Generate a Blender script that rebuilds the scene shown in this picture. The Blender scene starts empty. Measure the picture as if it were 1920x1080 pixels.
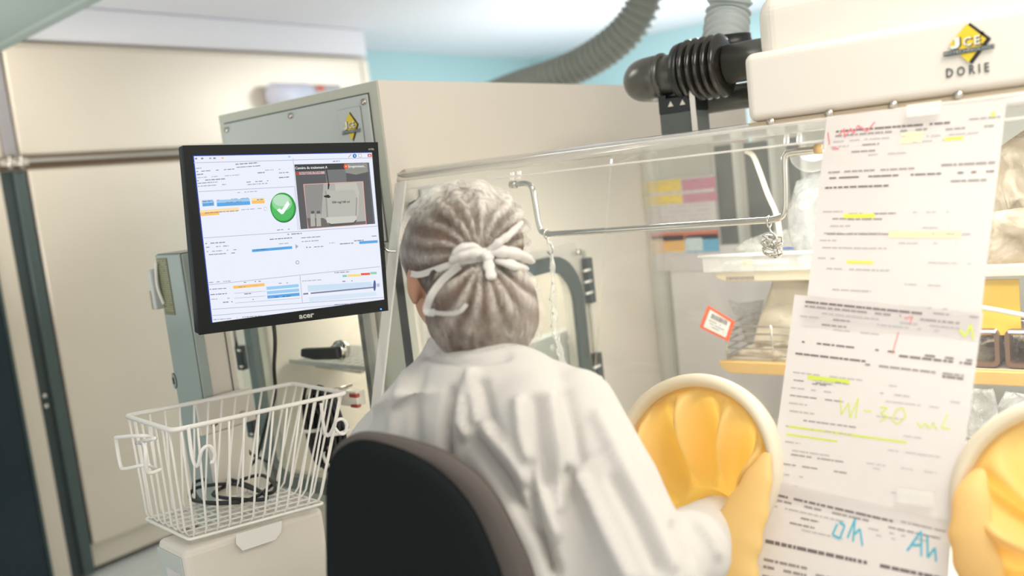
import bpy, bmesh, math, random
import numpy as np
from mathutils import Vector, Matrix, noise
random.seed(7)
S = bpy.context.scene
# ------------------------------------------------------------------ camera, world, lights, exposure
FPX = 1700.; CAMH = 1.35
_yaw, _pit, _rol = math.radians(38.3), math.radians(-6.9), math.radians(6.5)
FW = Vector((-math.sin(_yaw)*math.cos(_pit), math.cos(_yaw)*math.cos(_pit), math.sin(_pit)))
_r0 = FW.cross(Vector((0, 0, 1))).normalized(); _u0 = _r0.cross(FW)
RT = math.cos(_rol)*_r0 - math.sin(_rol)*_u0
UP = math.sin(_rol)*_r0 + math.cos(_rol)*_u0
CAM = Vector((0, 0, CAMH))
cd = bpy.data.cameras.new('camera'); cam = bpy.data.objects.new('camera', cd); S.collection.objects.link(cam)
cd.sensor_width = 36; cd.lens = FPX/1920*36; cd.clip_start = .05
M = Matrix.Identity(4)
for i in range(3):
    M[i][0] = RT[i]; M[i][1] = UP[i]; M[i][2] = -FW[i]; M[i][3] = CAM[i]
cam.matrix_world = M
cd.dof.use_dof = True; cd.dof.focus_distance = 1.56; cd.dof.aperture_fstop = 2.0
S.camera = cam
S.view_settings.view_transform = 'Standard'; S.view_settings.look = 'None'
S.view_settings.exposure = 0.85; S.view_settings.gamma = 1.0; S.view_settings.use_curve_mapping = False
S.cycles.transparent_max_bounces = 24
w = bpy.data.worlds.new('world'); S.world = w; w.use_nodes = True
w.node_tree.nodes['Background'].inputs[0].default_value = (1.0, .96, .91, 1)
w.node_tree.nodes['Background'].inputs[1].default_value = .85
def area(name, loc, tgt, sx, sy, power, col):
    l = bpy.data.lights.new(name, 'AREA'); l.shape = 'RECTANGLE'; l.size = sx; l.size_y = sy; l.energy = power; l.color = col
    o = bpy.data.objects.new(name, l); S.collection.objects.link(o); o.location = loc
    o.rotation_euler = (Vector(tgt)-Vector(loc)).to_track_quat('-Z', 'Y').to_euler(); return o
area('ceiling_lamp', (.2, 1.0, 2.17), (.0, 1.0, 0), 1.2, .6, 13, (1, .93, .82))
area('ceiling_lamp', (-2.5, 1.4, 2.17), (-2.5, 1.4, 0), 1.2, .6, 14, (1, .92, .80))
area('ceiling_lamp', (-1.6, 4.2, 2.17), (-1.6, 4.2, 0), 1.2, .6, 30, (.97, .97, 1))
area('ceiling_fill', (-2.3, 4.3, 1.2), (-2.3, 4.3, 3), 1.4, 1.2, 11, (.97, .97, 1))  # added upward fill to whiten the ceiling, hidden behind the box
area('ceiling_fill', (-2.8, .65, 1.1), (-2.9, .9, 3), .8, .6, 8, (.98, .98, 1))  # second added fill, out of view, for the ceiling near the cabinet
area('chamber_fill', (-.08, 1.42, 1.345), (-.2, 2.2, .95), .6, .06, 1.3, (1, .98, .95))  # added fill for the shelf contents, not a fixture of the isolator
area('chamber_fill', (-.35, 1.75, 1.36), (-.35, 1.7, .6), 1.2, .12, 5.5, (1, .97, .92))  # added fill from above that keeps the chamber and gloves bright
area('box_fill', (-1.6, 1.85, 1.225), (-1.6, 1.85, .6), .3, .5, 2.6, (1, .95, .86))  # added fill to brighten the interior behind the glass door

# ------------------------------------------------------------------ pixel -> place helpers
def ray(x, y): return ((x-960)*RT - (y-540)*UP + FPX*FW)/FPX
def P(x, y, ax, v):
    d = ray(x, y); return CAM + d*((v-CAM[ax])/d[ax])
def Dp(x, y, dep): return CAM + ray(x, y)*dep
def PV(x, y, p0, n):
    d = ray(x, y); return CAM + d*((Vector(p0)-CAM).dot(n)/d.dot(n))
def proj(p):
    v = p-CAM; z = v.dot(FW); return 960+FPX*v.dot(RT)/z, 540-FPX*v.dot(UP)/z

# ------------------------------------------------------------------ materials
def mat(name, col, rough=.5, metal=0., emit=None, es=1., alpha=1., trans=0., bump=0., bscale=60., sheen=0., var=0., vscale=4., coat=0., spec=.5):
    m = bpy.data.materials.new(name); m.use_nodes = True; nt = m.node_tree; b = nt.nodes['Principled BSDF']
    b.inputs['Base Color'].default_value = (*col, 1); b.inputs['Roughness'].default_value = rough
    b.inputs['Metallic'].default_value = metal; b.inputs['Alpha'].default_value = alpha
    b.inputs['Transmission Weight'].default_value = trans; b.inputs['Sheen Weight'].default_value = sheen
    b.inputs['Coat Weight'].default_value = coat; b.inputs['Specular IOR Level'].default_value = spec
    if emit is not None:
        b.inputs['Emission Color'].default_value = (*emit, 1); b.inputs['Emission Strength'].default_value = es
    tc = nt.nodes.new('ShaderNodeTexCoord')
    if bump:
        n = nt.nodes.new('ShaderNodeTexNoise'); n.inputs['Scale'].default_value = bscale; n.inputs['Detail'].default_value = 4
        bp = nt.nodes.new('ShaderNodeBump'); bp.inputs['Strength'].default_value = bump; bp.inputs['Distance'].default_value = .01
        nt.links.new(tc.outputs['Object'], n.inputs['Vector']); nt.links.new(n.outputs['Fac'], bp.inputs['Height'])
        nt.links.new(bp.outputs['Normal'], b.inputs['Normal'])
    if var:
        n = nt.nodes.new('ShaderNodeTexNoise'); n.inputs['Scale'].default_value = vscale; n.inputs['Detail'].default_value = 3
        r = nt.nodes.new('ShaderNodeMapRange'); r.inputs['To Min'].default_value = 1-var; r.inputs['To Max'].default_value = 1+var
        mx = nt.nodes.new('ShaderNodeVectorMath'); mx.operation = 'SCALE'; mx.inputs[0].default_value = col
        nt.links.new(tc.outputs['Object'], n.inputs['Vector']); nt.links.new(n.outputs['Fac'], r.inputs['Value'])
        nt.links.new(r.outputs[0], mx.inputs['Scale']); nt.links.new(mx.outputs[0], b.inputs['Base Color'])
    return m
def acrylic(name, tint=(.97, .98, .97), haze=.05, hcol=(.95, .93, .9), rough=.05, wr=0., ws=25.):
    """thin clear sheet: lets light straight through, mirrors a little, with a slight milky haze"""
    m = bpy.data.materials.new(name); m.use_nodes = True; nt = m.node_tree; nt.nodes.clear(); N = nt.nodes.new; L = nt.links.new
    out = N('ShaderNodeOutputMaterial'); t = N('ShaderNodeBsdfTransparent'); t.inputs[0].default_value = (*tint, 1)
    g = N('ShaderNodeBsdfGlossy'); g.inputs['Roughness'].default_value = rough; g.inputs[0].default_value = (1, 1, 1, 1)
    d = N('ShaderNodeBsdfDiffuse'); d.inputs[0].default_value = (*hcol, 1)
    fr = N('ShaderNodeFresnel'); ge = N('ShaderNodeNewGeometry'); mr_ = N('ShaderNodeMapRange')   # the same mirror strength on both faces of the thin sheet
    mr_.inputs['To Min'].default_value = 1.4; mr_.inputs['To Max'].default_value = 1/1.4; L(ge.outputs['Backfacing'], mr_.inputs['Value']); L(mr_.outputs[0], fr.inputs[0])
    m1 = N('ShaderNodeMixShader'); m1.inputs[0].default_value = haze; m2 = N('ShaderNodeMixShader')
    L(t.outputs[0], m1.inputs[1]); L(d.outputs[0], m1.inputs[2]); L(fr.outputs[0], m2.inputs[0])
    L(m1.outputs[0], m2.inputs[1]); L(g.outputs[0], m2.inputs[2]); L(m2.outputs[0], out.inputs[0])
    if wr:
        tc = N('ShaderNodeTexCoord'); n = N('ShaderNodeTexNoise'); n.inputs['Scale'].default_value = ws; n.inputs['Detail'].default_value = 5
        n.inputs['Distortion'].default_value = 1.5
        bp = N('ShaderNodeBump'); bp.inputs['Strength'].default_value = 1; bp.inputs['Distance'].default_value = wr
        L(tc.outputs['Object'], n.inputs['Vector']); L(n.outputs['Fac'], bp.inputs['Height'])
        L(bp.outputs[0], g.inputs['Normal']); L(bp.outputs[0], fr.inputs['Normal'])
        cr = N('ShaderNodeValToRGB'); cr.color_ramp.elements[0].position = .5; cr.color_ramp.elements[1].position = .68
        cr.color_ramp.elements[0].color = (haze,)*3+(1,); cr.color_ramp.elements[1].color = (min(1, haze*2.2),)*3+(1,)
        L(n.outputs['Fac'], cr.inputs[0]); L(cr.outputs[0], m1.inputs[0])
    return m
def cloth(name, col, tcol, tf=.35, rough=.8, bump=.15, bs=300.):
    m = bpy.data.materials.new(name); m.use_nodes = True; nt = m.node_tree; N = nt.nodes.new; L = nt.links.new
    b = nt.nodes['Principled BSDF']; b.inputs['Base Color'].default_value = (*col, 1); b.inputs['Roughness'].default_value = rough
    b.inputs['Sheen Weight'].default_value = .2
    t = N('ShaderNodeBsdfTranslucent'); t.inputs[0].default_value = (*tcol, 1); mx = N('ShaderNodeMixShader'); mx.inputs[0].default_value = tf
    L(b.outputs[0], mx.inputs[1]); L(t.outputs[0], mx.inputs[2]); L(mx.outputs[0], nt.nodes['Material Output'].inputs[0])
    tc = N('ShaderNodeTexCoord'); n = N('ShaderNodeTexNoise'); n.inputs['Scale'].default_value = bs; bp = N('ShaderNodeBump')
    bp.inputs['Strength'].default_value = bump; bp.inputs['Distance'].default_value = .002
    L(tc.outputs['Object'], n.inputs['Vector']); L(n.outputs['Fac'], bp.inputs['Height']); L(bp.outputs[0], b.inputs['Normal'])
    return m
m_teal = mat('teal_paint', (.47, .68, .70), .7, bump=.05)
m_ceil = mat('ceiling_white', (.80, .79, .82), .8, bump=.03, bscale=20)
m_floor = mat('vinyl_floor', (.45, .47, .45), .4, var=.08, vscale=20)
m_soffit = mat('duct_grey_green', (.27, .33, .30), .6, bump=.03)
m_steel = mat('brushed_steel_warm', (.74, .66, .55), .38, metal=.55, var=.05, vscale=3, bump=.02, bscale=8)
m_steel2 = mat('steel_plain', (.62, .58, .52), .25, metal=.9)
m_chrome = mat('chrome', (.62, .60, .55), .18, metal=1.)
m_seal = mat('rubber_seal_dark', (.035, .05, .05), .45)
m_seal2 = mat('seal_profile_green', (.05, .075, .07), .35, spec=.6)
m_navy = mat('dark_blue_glass', (.008, .02, .03), .12, spec=.5)
m_cream = mat('cream_powder_coat', (.74, .69, .61), .5, bump=.03, bscale=200)
m_hood = mat('ivory_gelcoat', (.82, .77, .69), .35, bump=.01, bscale=30, coat=.2)
m_panelg = mat('pale_grey_panel', (.54, .57, .54), .5, bump=.02, bscale=300)
m_frame = mat('grey_cream_coat', (.54, .54, .45), .5, bump=.02, bscale=300)
m_black = mat('black_plastic', (.012, .014, .014), .35)
m_bezel = mat('bezel_black', (.008, .010, .010), .5, spec=.25)
m_yel = mat('badge_yellow', (.82, .60, .03), .4)
m_white = mat('white_enamel', (.85, .83, .78), .35)
m_whitewire = mat('white_coated_wire', (.86, .84, .79), .3, coat=.3)
m_dkgrey = mat('dark_grey_profile', (.09, .105, .10), .45, var=.1, vscale=8)
m_pipe = mat('dark_pvc_pipe', (.075, .075, .065), .28, spec=.6)
m_bell = mat('black_rubber_bellows', (.02, .018, .015), .16, spec=.7)
m_hose = mat('grey_ribbed_hose', (.22, .24, .21), .5)
m_hose2 = mat('light_grey_ribbed_hose', (.42, .47, .47), .45)
m_green = mat('column_grey_green', (.34, .40, .37), .5, bump=.02, bscale=200)
m_acr = acrylic('clear_acrylic', haze=.035)
m_acre = acrylic('acrylic_edge', haze=.45, hcol=(.95, .92, .88), rough=.12)
m_acrm = acrylic('acrylic_bend', haze=.22, hcol=(.95, .91, .87), rough=.1)
m_sheet = acrylic('milky_film', haze=.6, hcol=(.96, .93, .93), rough=.3)
m_bag = acrylic('clear_plastic_bag', haze=.24, hcol=(.93, .91, .87), rough=.12, wr=.02, ws=30)
m_bag2 = acrylic('cloudy_plastic_bag', haze=.34, hcol=(.66, .66, .66), rough=.15, wr=.03, ws=22)
m_bagb = acrylic('brown_tinted_plastic', tint=(.8, .7, .55), haze=.45, hcol=(.42, .36, .27), rough=.15, wr=.03, ws=14)
m_glassd = acrylic('door_glass', tint=(.93, .94, .92), haze=.05)
m_shelfp = mat('perforated_steel', (.42, .45, .44), .45, metal=.2)
m_paper = cloth('paper', (.74, .705, .70), (.8, .76, .74), .3, .7, .02, 40)
m_paperp = cloth('paper_plain', (.80, .76, .76), (.8, .76, .74), .2, .7, .02, 40)
m_ink = mat('ink_grey', (.33, .30, .30), .8); m_inkl = mat('ink_light', (.50, .47, .48), .8); m_inkd = mat('ink_dark', (.20, .17, .17), .8)
m_hlY = mat('highlighter_yellow', (.80, .80, .12), .7); m_hlG = mat('highlighter_lime', (.68, .80, .12), .7)
m_penR = mat('red_pen', (.80, .22, .24), .7); m_penB = mat('blue_pen', (.12, .50, .65), .7)
m_gown = cloth('gown_fabric', (.67, .65, .61), (.6, .57, .52), .12, .85, .25, 500)
m_skin = mat('skin', (.50, .26, .16), .5, bump=.05, bscale=200)
m_hair = mat('brown_hair', (.085, .044, .024), .5, bump=.8, bscale=50, var=.85, vscale=18)
m_glove = cloth('yellow_glove_rubber', (.92, .71, .29), (.99, .66, .14), .38, .5, .1, 200)
m_ring = cloth('port_ring_white', (.88, .82, .66), (.9, .75, .45), .25, .4, .02, 50)
m_chair = mat('black_upholstery', (.005, .0085, .009), .8, bump=.2, bscale=900, spec=.2)
m_chairr = mat('chair_edge_grey_brown', (.10, .085, .075), .6, bump=.3, bscale=900)
m_amber = mat('amber_shelf', (.62, .38, .11), .45); m_cream2 = mat('cream_shelf', (.58, .50, .36), .5)
m_kraft = mat('kraft_paper', (.66, .58, .44), .8, bump=.2, bscale=30)
m_red = mat('orange_red_card', (.80, .12, .03), .6)
m_foil = mat('silver_foil', (.62, .62, .62), .22, metal=.8, bump=1., bscale=30)
m_yelp = mat('yellow_board', (.85, .55, .06), .6, var=.05)
m_brown = mat('brown_tray', (.16, .09, .055), .3)
m_cable = mat('black_cable', (.012, .014, .014), .4, spec=.5)
m_ccable = mat('cream_cable', (.72, .66, .55), .5)
m_tape = cloth('mask_tie_white', (.90, .88, .84), (.85, .82, .78), .3, .8, .3, 300)
m_led = mat('blue_led', (0, .1, .8), .3, emit=(.05, .2, 1), es=3)
m_redp = mat('red_plastic', (.50, .10, .08), .4)
m_label = mat('label_olive', (.20, .21, .10), .6)
# the bouffant cap: thin non-woven veil, denser where the fibres bunch, and at the top to paint in overhead light
def cap_mat():
    m = bpy.data.materials.new('bouffant_cap_veil'); m.use_nodes = True; nt = m.node_tree; N = nt.nodes.new; L = nt.links.new
    b = nt.nodes['Principled BSDF']; b.inputs['Base Color'].default_value = (.90, .86, .78, 1); b.inputs['Roughness'].default_value = .8
    b.inputs['Sheen Weight'].default_value = .35; b.inputs['Sheen Roughness'].default_value = .35
    t = N('ShaderNodeBsdfTransparent'); mx = N('ShaderNodeMixShader'); tc = N('ShaderNodeTexCoord')
    n = N('ShaderNodeTexNoise'); n.inputs['Scale'].default_value = 13; n.inputs['Detail'].default_value = 3; n.inputs['Distortion'].default_value = .6
    n2 = N('ShaderNodeTexNoise'); n2.inputs['Scale'].default_value = 60; n2.inputs['Detail'].default_value = 6; n2.inputs['Distortion'].default_value = 2.
    mp = N('ShaderNodeMapping'); mp.inputs['Scale'].default_value = (1, 1, .4); mp.inputs['Rotation'].default_value = (0, .6, 0)
    L(tc.outputs['Object'], n.inputs['Vector']); L(tc.outputs['Object'], mp.inputs[0]); L(mp.outputs[0], n2.inputs['Vector'])
    a_ = N('ShaderNodeMath'); a_.operation = 'MULTIPLY_ADD'; a_.inputs[1].default_value = .55; L(n2.outputs['Fac'], a_.inputs[0]); 
    b_2 = N('ShaderNodeMath'); b_2.operation = 'MULTIPLY'; b_2.inputs[1].default_value = .45; L(n.outputs['Fac'], b_2.inputs[0]); L(b_2.outputs[0], a_.inputs[2])
    r = N('ShaderNodeMapRange'); r.inputs['From Min'].default_value = .38; r.inputs['From Max'].default_value = .62
    r.inputs['To Min'].default_value = .45; r.inputs['To Max'].default_value = 1.5; L(a_.outputs[0], r.inputs['Value'])
    at = N('ShaderNodeAttribute'); at.attribute_name = 'bunch_toplight'; ml = N('ShaderNodeMath'); ml.operation = 'MULTIPLY'; ml.use_clamp = True
    L(at.outputs['Fac'], ml.inputs[0]); L(r.outputs[0], ml.inputs[1]); L(ml.outputs[0], mx.inputs[0])
    L(t.outputs[0], mx.inputs[1]); L(b.outputs[0], mx.inputs[2]); L(mx.outputs[0], nt.nodes['Material Output'].inputs[0])
    return m
m_cap = cap_mat()
_em = {}
def emi(col, s=1.):
    k = (col, s)
    if k not in _em:
        m = bpy.data.materials.new('screen_pixels'); m.use_nodes = True; nt = m.node_tree; nt.nodes.clear()
        e = nt.nodes.new('ShaderNodeEmission'); e.inputs[0].default_value = (*col, 1); e.inputs[1].default_value = s*.56
        o = nt.nodes.new('ShaderNodeOutputMaterial'); nt.links.new(e.outputs[0], o.inputs[0]); _em[k] = m
    return _em[k]

# ------------------------------------------------------------------ mesh builder
def tag(o, label=None, cat=None, group=None, kind=None):
    if label: o['label'] = label
    if cat: o['category'] = cat
    if group: o['group'] = group
    if kind: o['kind'] = kind
    return o
def thing(name, label, cat, loc, group=None):
    o = bpy.data.objects.new(name, None); S.collection.objects.link(o); o.location = loc; o.empty_display_size = .05
    return tag(o, label, cat, group)
_wl = {}
class MB:
    def __init__(s): s.v = []; s.f = []; s.sm = []
    def add(s, vs, fs, smooth=False):
        k = len(s.v); s.v += [tuple(v) for v in vs]; s.f += [[i+k for i in f] for f in fs]; s.sm += [smooth]*len(fs); return s
    def quad(s, a, b, c, d): return s.add([a, b, c, d], [[0, 1, 2, 3]])
    def box(s, lo, hi):
        x0, y0, z0 = lo; x1, y1, z1 = hi
        return s.add([(x0,y0,z0),(x1,y0,z0),(x1,y1,z0),(x0,y1,z0),(x0,y0,z1),(x1,y0,z1),(x1,y1,z1),(x0,y1,z1)],
                     [[0,3,2,1],[4,5,6,7],[0,1,5,4],[1,2,6,5],[2,3,7,6],[3,0,4,7]])
    def fbox(s, fr, lo, hi):
        n = len(s.v); s.box(lo, hi)
        for i in range(n, n+8): s.v[i] = tuple(fr(*s.v[i]))
        return s
    def prism(s, pts, off):
        """pts: polygon in space, off: extrusion vector"""
        n = len(pts); off = Vector(off); top = [Vector(p)+off for p in pts]
        return s.add([Vector(p) for p in pts]+top, [list(range(n))[::-1], list(range(n, 2*n))]+[[i, (i+1) % n, n+(i+1) % n, n+i] for i in range(n)])
    def ringprism(s, outer, inner, off):
        n = len(outer); off = Vector(off); o = [Vector(p) for p in outer]; i_ = [Vector(p) for p in inner]
        vs = o+i_+[p+off for p in o]+[p+off for p in i_]; fs = []
        for a in range(n):
            b = (a+1) % n
            fs += [[a, b, n+b, n+a], [2*n+a, 3*n+a, 3*n+b, 2*n+b], [a, 2*n+a, 2*n+b, b], [n+a, n+b, 3*n+b, 3*n+a]]
        return s.add(vs, fs)
    def tube(s, path, r, seg=10, closed=False, cap=True, flat=None, up=None):
        """r number or list; flat: second radius along up (ribbon)"""
        path = [Vector(p) for p in path]; n = len(path); rr = r if isinstance(r, (list, tuple)) else [r]*n
        vs = []; prev = None
        for i, p in enumerate(path):
            if closed: t = (path[(i+1) % n]-path[i-1]).normalized()
            else: t = (path[min(i+1, n-1)]-path[max(i-1, 0)]).normalized()
            if prev is None:
                a = Vector(up) if up is not None else (Vector((0, 0, 1)) if abs(t.z) < .9 else Vector((1, 0, 0)))
            else: a = prev
            a = (a-t*a.dot(t)).normalized(); prev = a; b = t.cross(a)
            fl = (flat[i] if isinstance(flat, (list, tuple)) else flat) if flat is not None else rr[i]
            for k in range(seg):
                an = 2*math.pi*k/seg; vs.append(p+a*(math.cos(an)*fl)+b*(math.sin(an)*rr[i]))
        fs = []
        for i in range(n if closed else n-1):
            j = (i+1) % n
            for k in range(seg): fs.append([i*seg+k, i*seg+(k+1) % seg, j*seg+(k+1) % seg, j*seg+k])
        if cap and not closed: fs += [list(range(seg))[::-1], list(range((n-1)*seg, n*seg))]
        return s.add(vs, fs, True)
    def cyl(s, a, b, r, r2=None, seg=20):
        return s.tube([a, b], [r, r if r2 is None else r2], seg)
    def ball(s, c, rad, seg=20, rot=None):
        c = Vector(c); rad = rad if isinstance(rad, (tuple, list)) else (rad,)*3; vs = []; fs = []; ns = seg//2
        for i in range(ns+1):
            th = math.pi*i/ns
            for k in range(seg):
                ph = 2*math.pi*k/seg; v = Vector((rad[0]*math.sin(th)*math.cos(ph), rad[1]*math.sin(th)*math.sin(ph), rad[2]*math.cos(th)))
                if rot is not None: v = rot @ v
                vs.append(c+v)
        for i in range(ns):
            for k in range(seg): fs.append([i*seg+k, (i+1)*seg+k, (i+1)*seg+(k+1) % seg, i*seg+(k+1) % seg])
        return s.add(vs, fs, True)
    def grid(s, fn, nu, nv, closed_u=False):
        vs = [fn(i/nu, j/nv) for j in range(nv+1) for i in range(nu+(0 if closed_u else 1))]; W = nu if closed_u else nu+1; fs = []
        for j in range(nv):
            for i in range(nu): fs.append([j*W+i, j*W+(i+1) % W, (j+1)*W+(i+1) % W, (j+1)*W+i])
        return s.add(vs, fs, True)
    def text(s, txt, fr, x, y, size, c=.0004, depth=.0003, sx=1., align='LEFT', bold=0.):
        cu = bpy.data.curves.new('t', 'FONT'); cu.body = txt; cu.size = size; cu.extrude = depth; cu.align_x = align; cu.offset = bold; cu.resolution_u = 2
        o = bpy.data.objects.new('t', cu); S.collection.objects.link(o); dg = bpy.context.evaluated_depsgraph_get()
        me = bpy.data.meshes.new_from_object(o.evaluated_get(dg))
        s.add([fr(x+v.co.x*sx, y+v.co.y, c+v.co.z) for v in me.vertices], [list(p.vertices) for p in me.polygons])
        bpy.data.objects.remove(o); bpy.data.curves.remove(cu); bpy.data.meshes.remove(me); return s
    def build(s, name, m, parent=None, bevel=0., weld=False, solid=0., sub=0):
        me = bpy.data.meshes.new(name); me.from_pydata(s.v, [], s.f); me.update()
        for p, k in zip(me.polygons, s.sm): p.use_smooth = k
        bm = bmesh.new(); bm.from_mesh(me)
        if weld: bmesh.ops.remove_doubles(bm, verts=bm.verts, dist=1e-5)
        bmesh.ops.recalc_face_normals(bm, faces=bm.faces); bm.to_mesh(me); bm.free()
        me.materials.append(m); o = bpy.data.objects.new(name, me); S.collection.objects.link(o)
        if solid: q = o.modifiers.new('s', 'SOLIDIFY'); q.thickness = solid; q.offset = 0
        if bevel:
            q = o.modifiers.new('b', 'BEVEL'); q.width = bevel; q.segments = 3; q.limit_method = 'ANGLE'; q.angle_limit = .7
        if sub: q = o.modifiers.new('u', 'SUBSURF'); q.levels = sub; q.render_levels = sub
        if parent is not None: attach(o, parent)
        return o
def attach(o, parent):
    o.parent = parent
    if parent.type == 'EMPTY': o.matrix_parent_inverse = Matrix.Translation(parent.location).inverted()
def frame(o, ex, ey):
    o = Vector(o); ex = Vector(ex).normalized(); ey = Vector(ey).normalized(); n = ex.cross(ey).normalized()
    f = lambda a, b, c=0.: o+ex*a+ey*b+n*c
    f.o, f.ex, f.ey, f.n = o, ex, ey, n
    f.uv = lambda x, y: (lambda q: ((q-o).dot(ex), (q-o).dot(ey)))(PV(x, y, o, n))   # photo pixel -> coordinates on this real plane
    return f
def rrect(fr, x0, y0, x1, y1, r, c=0., seg=6):
    pts = []
    for cx, cy, a0 in ((x1-r, y1-r, 0), (x0+r, y1-r, 90), (x0+r, y0+r, 180), (x1-r, y0+r, 270)):
        for k in range(seg+1):
            a = math.radians(a0+90*k/seg); pts.append(fr(cx+r*math.cos(a), cy+r*math.sin(a), c))
    return pts
def smoothpath(pts, n=8, closed=False):
    pts = [Vector(p) for p in pts]; out = []; m = len(pts); rng = m if closed else m-1
    for i in range(rng):
        if closed: p0, p1, p2, p3 = pts[i-1], pts[i], pts[(i+1) % m], pts[(i+2) % m]
        else: p0, p1, p2, p3 = pts[max(i-1, 0)], pts[i], pts[i+1], pts[min(i+2, m-1)]
        for k in range(n):
            t = k/n; out.append(.5*((2*p1)+(p2-p0)*t+(2*p0-5*p1+4*p2-p3)*t*t+(3*p1-p0-3*p2+p3)*t**3))
    if not closed: out.append(pts[-1])
    return out
def words(mb, fr, x0, x1, y, h, c=.0005, seed=None, dens=.8, ex=None):
    """a line of tiny illegible print: word-sized dashes"""
    R = random.Random(seed if seed is not None else hash((round(x0, 4), round(y, 4))) & 0xffff); x = x0
    while x < x1:
        L = min(h*R.uniform(1.2, 5), x1-x)
        if R.random() < dens: mb.quad(fr(x, y, c), fr(x+L, y, c), fr(x+L, y+h, c), fr(x, y+h, c))
        x += L+h*R.uniform(.4, 1.0)
def remesh(mb, vox, smooth=4, it2=0):
    o = mb.build('tmp', m_white); q = o.modifiers.new('r', 'REMESH'); q.mode = 'VOXEL'; q.voxel_size = vox; q.adaptivity = 0
    q = o.modifiers.new('s', 'SMOOTH'); q.iterations = smooth; q.factor = .5
    dg = bpy.context.evaluated_depsgraph_get(); me = bpy.data.meshes.new_from_object(o.evaluated_get(dg)); bpy.data.objects.remove(o)
    return me
def meshobj(me, name, m, parent):
    me.materials.clear(); me.materials.append(m); o = bpy.data.objects.new(name, me); S.collection.objects.link(o)
    me.polygons.foreach_set('use_smooth', [True]*len(me.polygons)); me.update()
    if parent is not None: attach(o, parent)
    return o
def join(name, objs, parent=None, **tags):
    """one mesh out of a printed surface and its print, each keeping its own material"""
    vs, fs, mi, mats = [], [], [], []
    for o in objs:
        k = len(vs); m_ = o.data.materials[0]
        if m_ not in mats: mats.append(m_)
        vs += [v.co[:] for v in o.data.vertices]; fs += [[i+k for i in p.vertices] for p in o.data.polygons]; mi += [mats.index(m_)]*len(o.data.polygons)
    for o in objs: bpy.data.objects.remove(o)
    me = bpy.data.meshes.new(name); me.from_pydata(vs, [], fs); me.update()
    for m_ in mats: me.materials.append(m_)
    me.polygons.foreach_set('material_index', mi)
    o = bpy.data.objects.new(name, me); S.collection.objects.link(o)
    if parent is not None: attach(o, parent)
    return tag(o, **tags)
X, Y, Z = Vector((1, 0, 0)), Vector((0, 1, 0)), Vector((0, 0, 1))

# ================================================================== THE ROOM
def struct(name, mb, m, **k): return tag(mb.build(name, m, **k), kind='structure')
struct('floor', MB().box((-4.1, -3, -.05), (3.2, 6.1, 0)), m_floor)
struct('ceiling', MB().box((-4.1, -3, 2.2), (3.2, 6.1, 2.25)), m_ceil)
struct('wall_left', MB().box((-4.1, -3, 0), (-4.0, 6.1, 2.2)), m_teal)
struct('wall_back', MB().box((-4.0, 5.6, 0), (3.2, 5.7, 2.2)), m_teal)
# ceiling strip in front of the steel cabinet
struct('trim_1', MB().box((-3.99, -2.9, 2.062), (-3.50, 3.44, 2.199)), m_ceil, bevel=.01)
# overhead duct housing that cuts the top left corner
a, b = P(-30, 116, 2, 1.98), P(240, -22, 2, 1.98); dn = (b-a).normalized(); side = Vector((-dn.y, dn.x, 0))
if side.x > 0: side = -side
side = -side if (side.dot(FW) > 0) else side
dh = thing('duct_housing', 'grey-green housing under the ceiling cutting off the upper left corner', 'duct', (a+b)/2+side*.4)
d0, d1 = a-dn*.8, b+dn*1.2
MB().prism([d0, d1, d1+side*.8, d0+side*.8], (0, 0, .218)).build('housing_body', m_soffit, dh, bevel=.01)
MB().prism([d0+side*.05-Z*.004, d1+side*.05-Z*.004, d1+side*.07-Z*.004, d0+side*.07-Z*.004], (0, 0, .005)).build('lower_seam', m_green, dh)

# ================================================================== STAINLESS CABINET on the left
XF = -3.5
cab = thing('stainless_cabinet', 'tall stainless steel cabinet with a plain lower door and wide upper panel, behind the monitor', 'cabinet', (-3.7, 2.4, 0))
ztop = 2.055; ydiv0 = P(30, 303, 0, XF); zd = ydiv0.z
MB().box((-3.98, 1.15, 0.02), (XF, 3.43, ztop)).build('body', m_steel, cab, bevel=.01)
MB().box((XF+.001, 1.585, zd+.02), (XF+.028, 3.36, ztop-.02)).build('upper_panel', m_steel, cab, bevel=.008)
MB().box((XF+.001, 3.37, .1), (XF+.02, 3.42, ztop-.02)).build('right_stile', m_steel, cab, bevel=.004)
MB().box((XF+.001, 1.535, zd+.02), (XF+.024, 1.578, ztop-.02)).build('left_stile', mat('stile_violet_grey', (.34, .32, .33), .4, metal=.5), cab, bevel=.004)
MB().box((XF+.001, 1.5, zd-.03), (XF+.012, 3.36, zd+.014)).build('divider_gap', mat('gap_brown', (.13, .08, .04), .5), cab)
MB().box((XF+.012, 1.49, zd-.008), (XF+.034, 3.36, zd+.004)).build('divider_rail', m_steel2, cab, bevel=.002)
dr = MB().box((XF+.001, 1.60, .12), (XF+.032, 3.36, zd-.035)).build('lower_door', m_steel, cab, bevel=.008)
MB().box((XF+.001, 1.508, .02), (XF+.016, 1.596, zd-.035)).build('door_gasket', m_seal, dr)
MB().box((XF+.016, 1.545, .02), (XF+.036, 1.588, zd-.04)).build('pull_profile', m_seal2, dr, bevel=.006)
hg = MB()
hg.box((XF+.03, 1.505, zd-.018), (XF+.05, 1.60, zd+.006)); hg.cyl((XF+.055, 1.53, zd-.03), (XF+.055, 1.53, zd+.02), .008); hg.cyl((XF+.055, 1.57, zd-.03), (XF+.055, 1.57, zd+.02), .008)
hg.build('hinge', m_steel2, dr)
for zz in (.74, .70):
    MB().cyl((XF+.02, 1.52, zz), (XF+.03, 1.52, zz), .008, seg=12).build('screw', m_steel2, dr)
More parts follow.
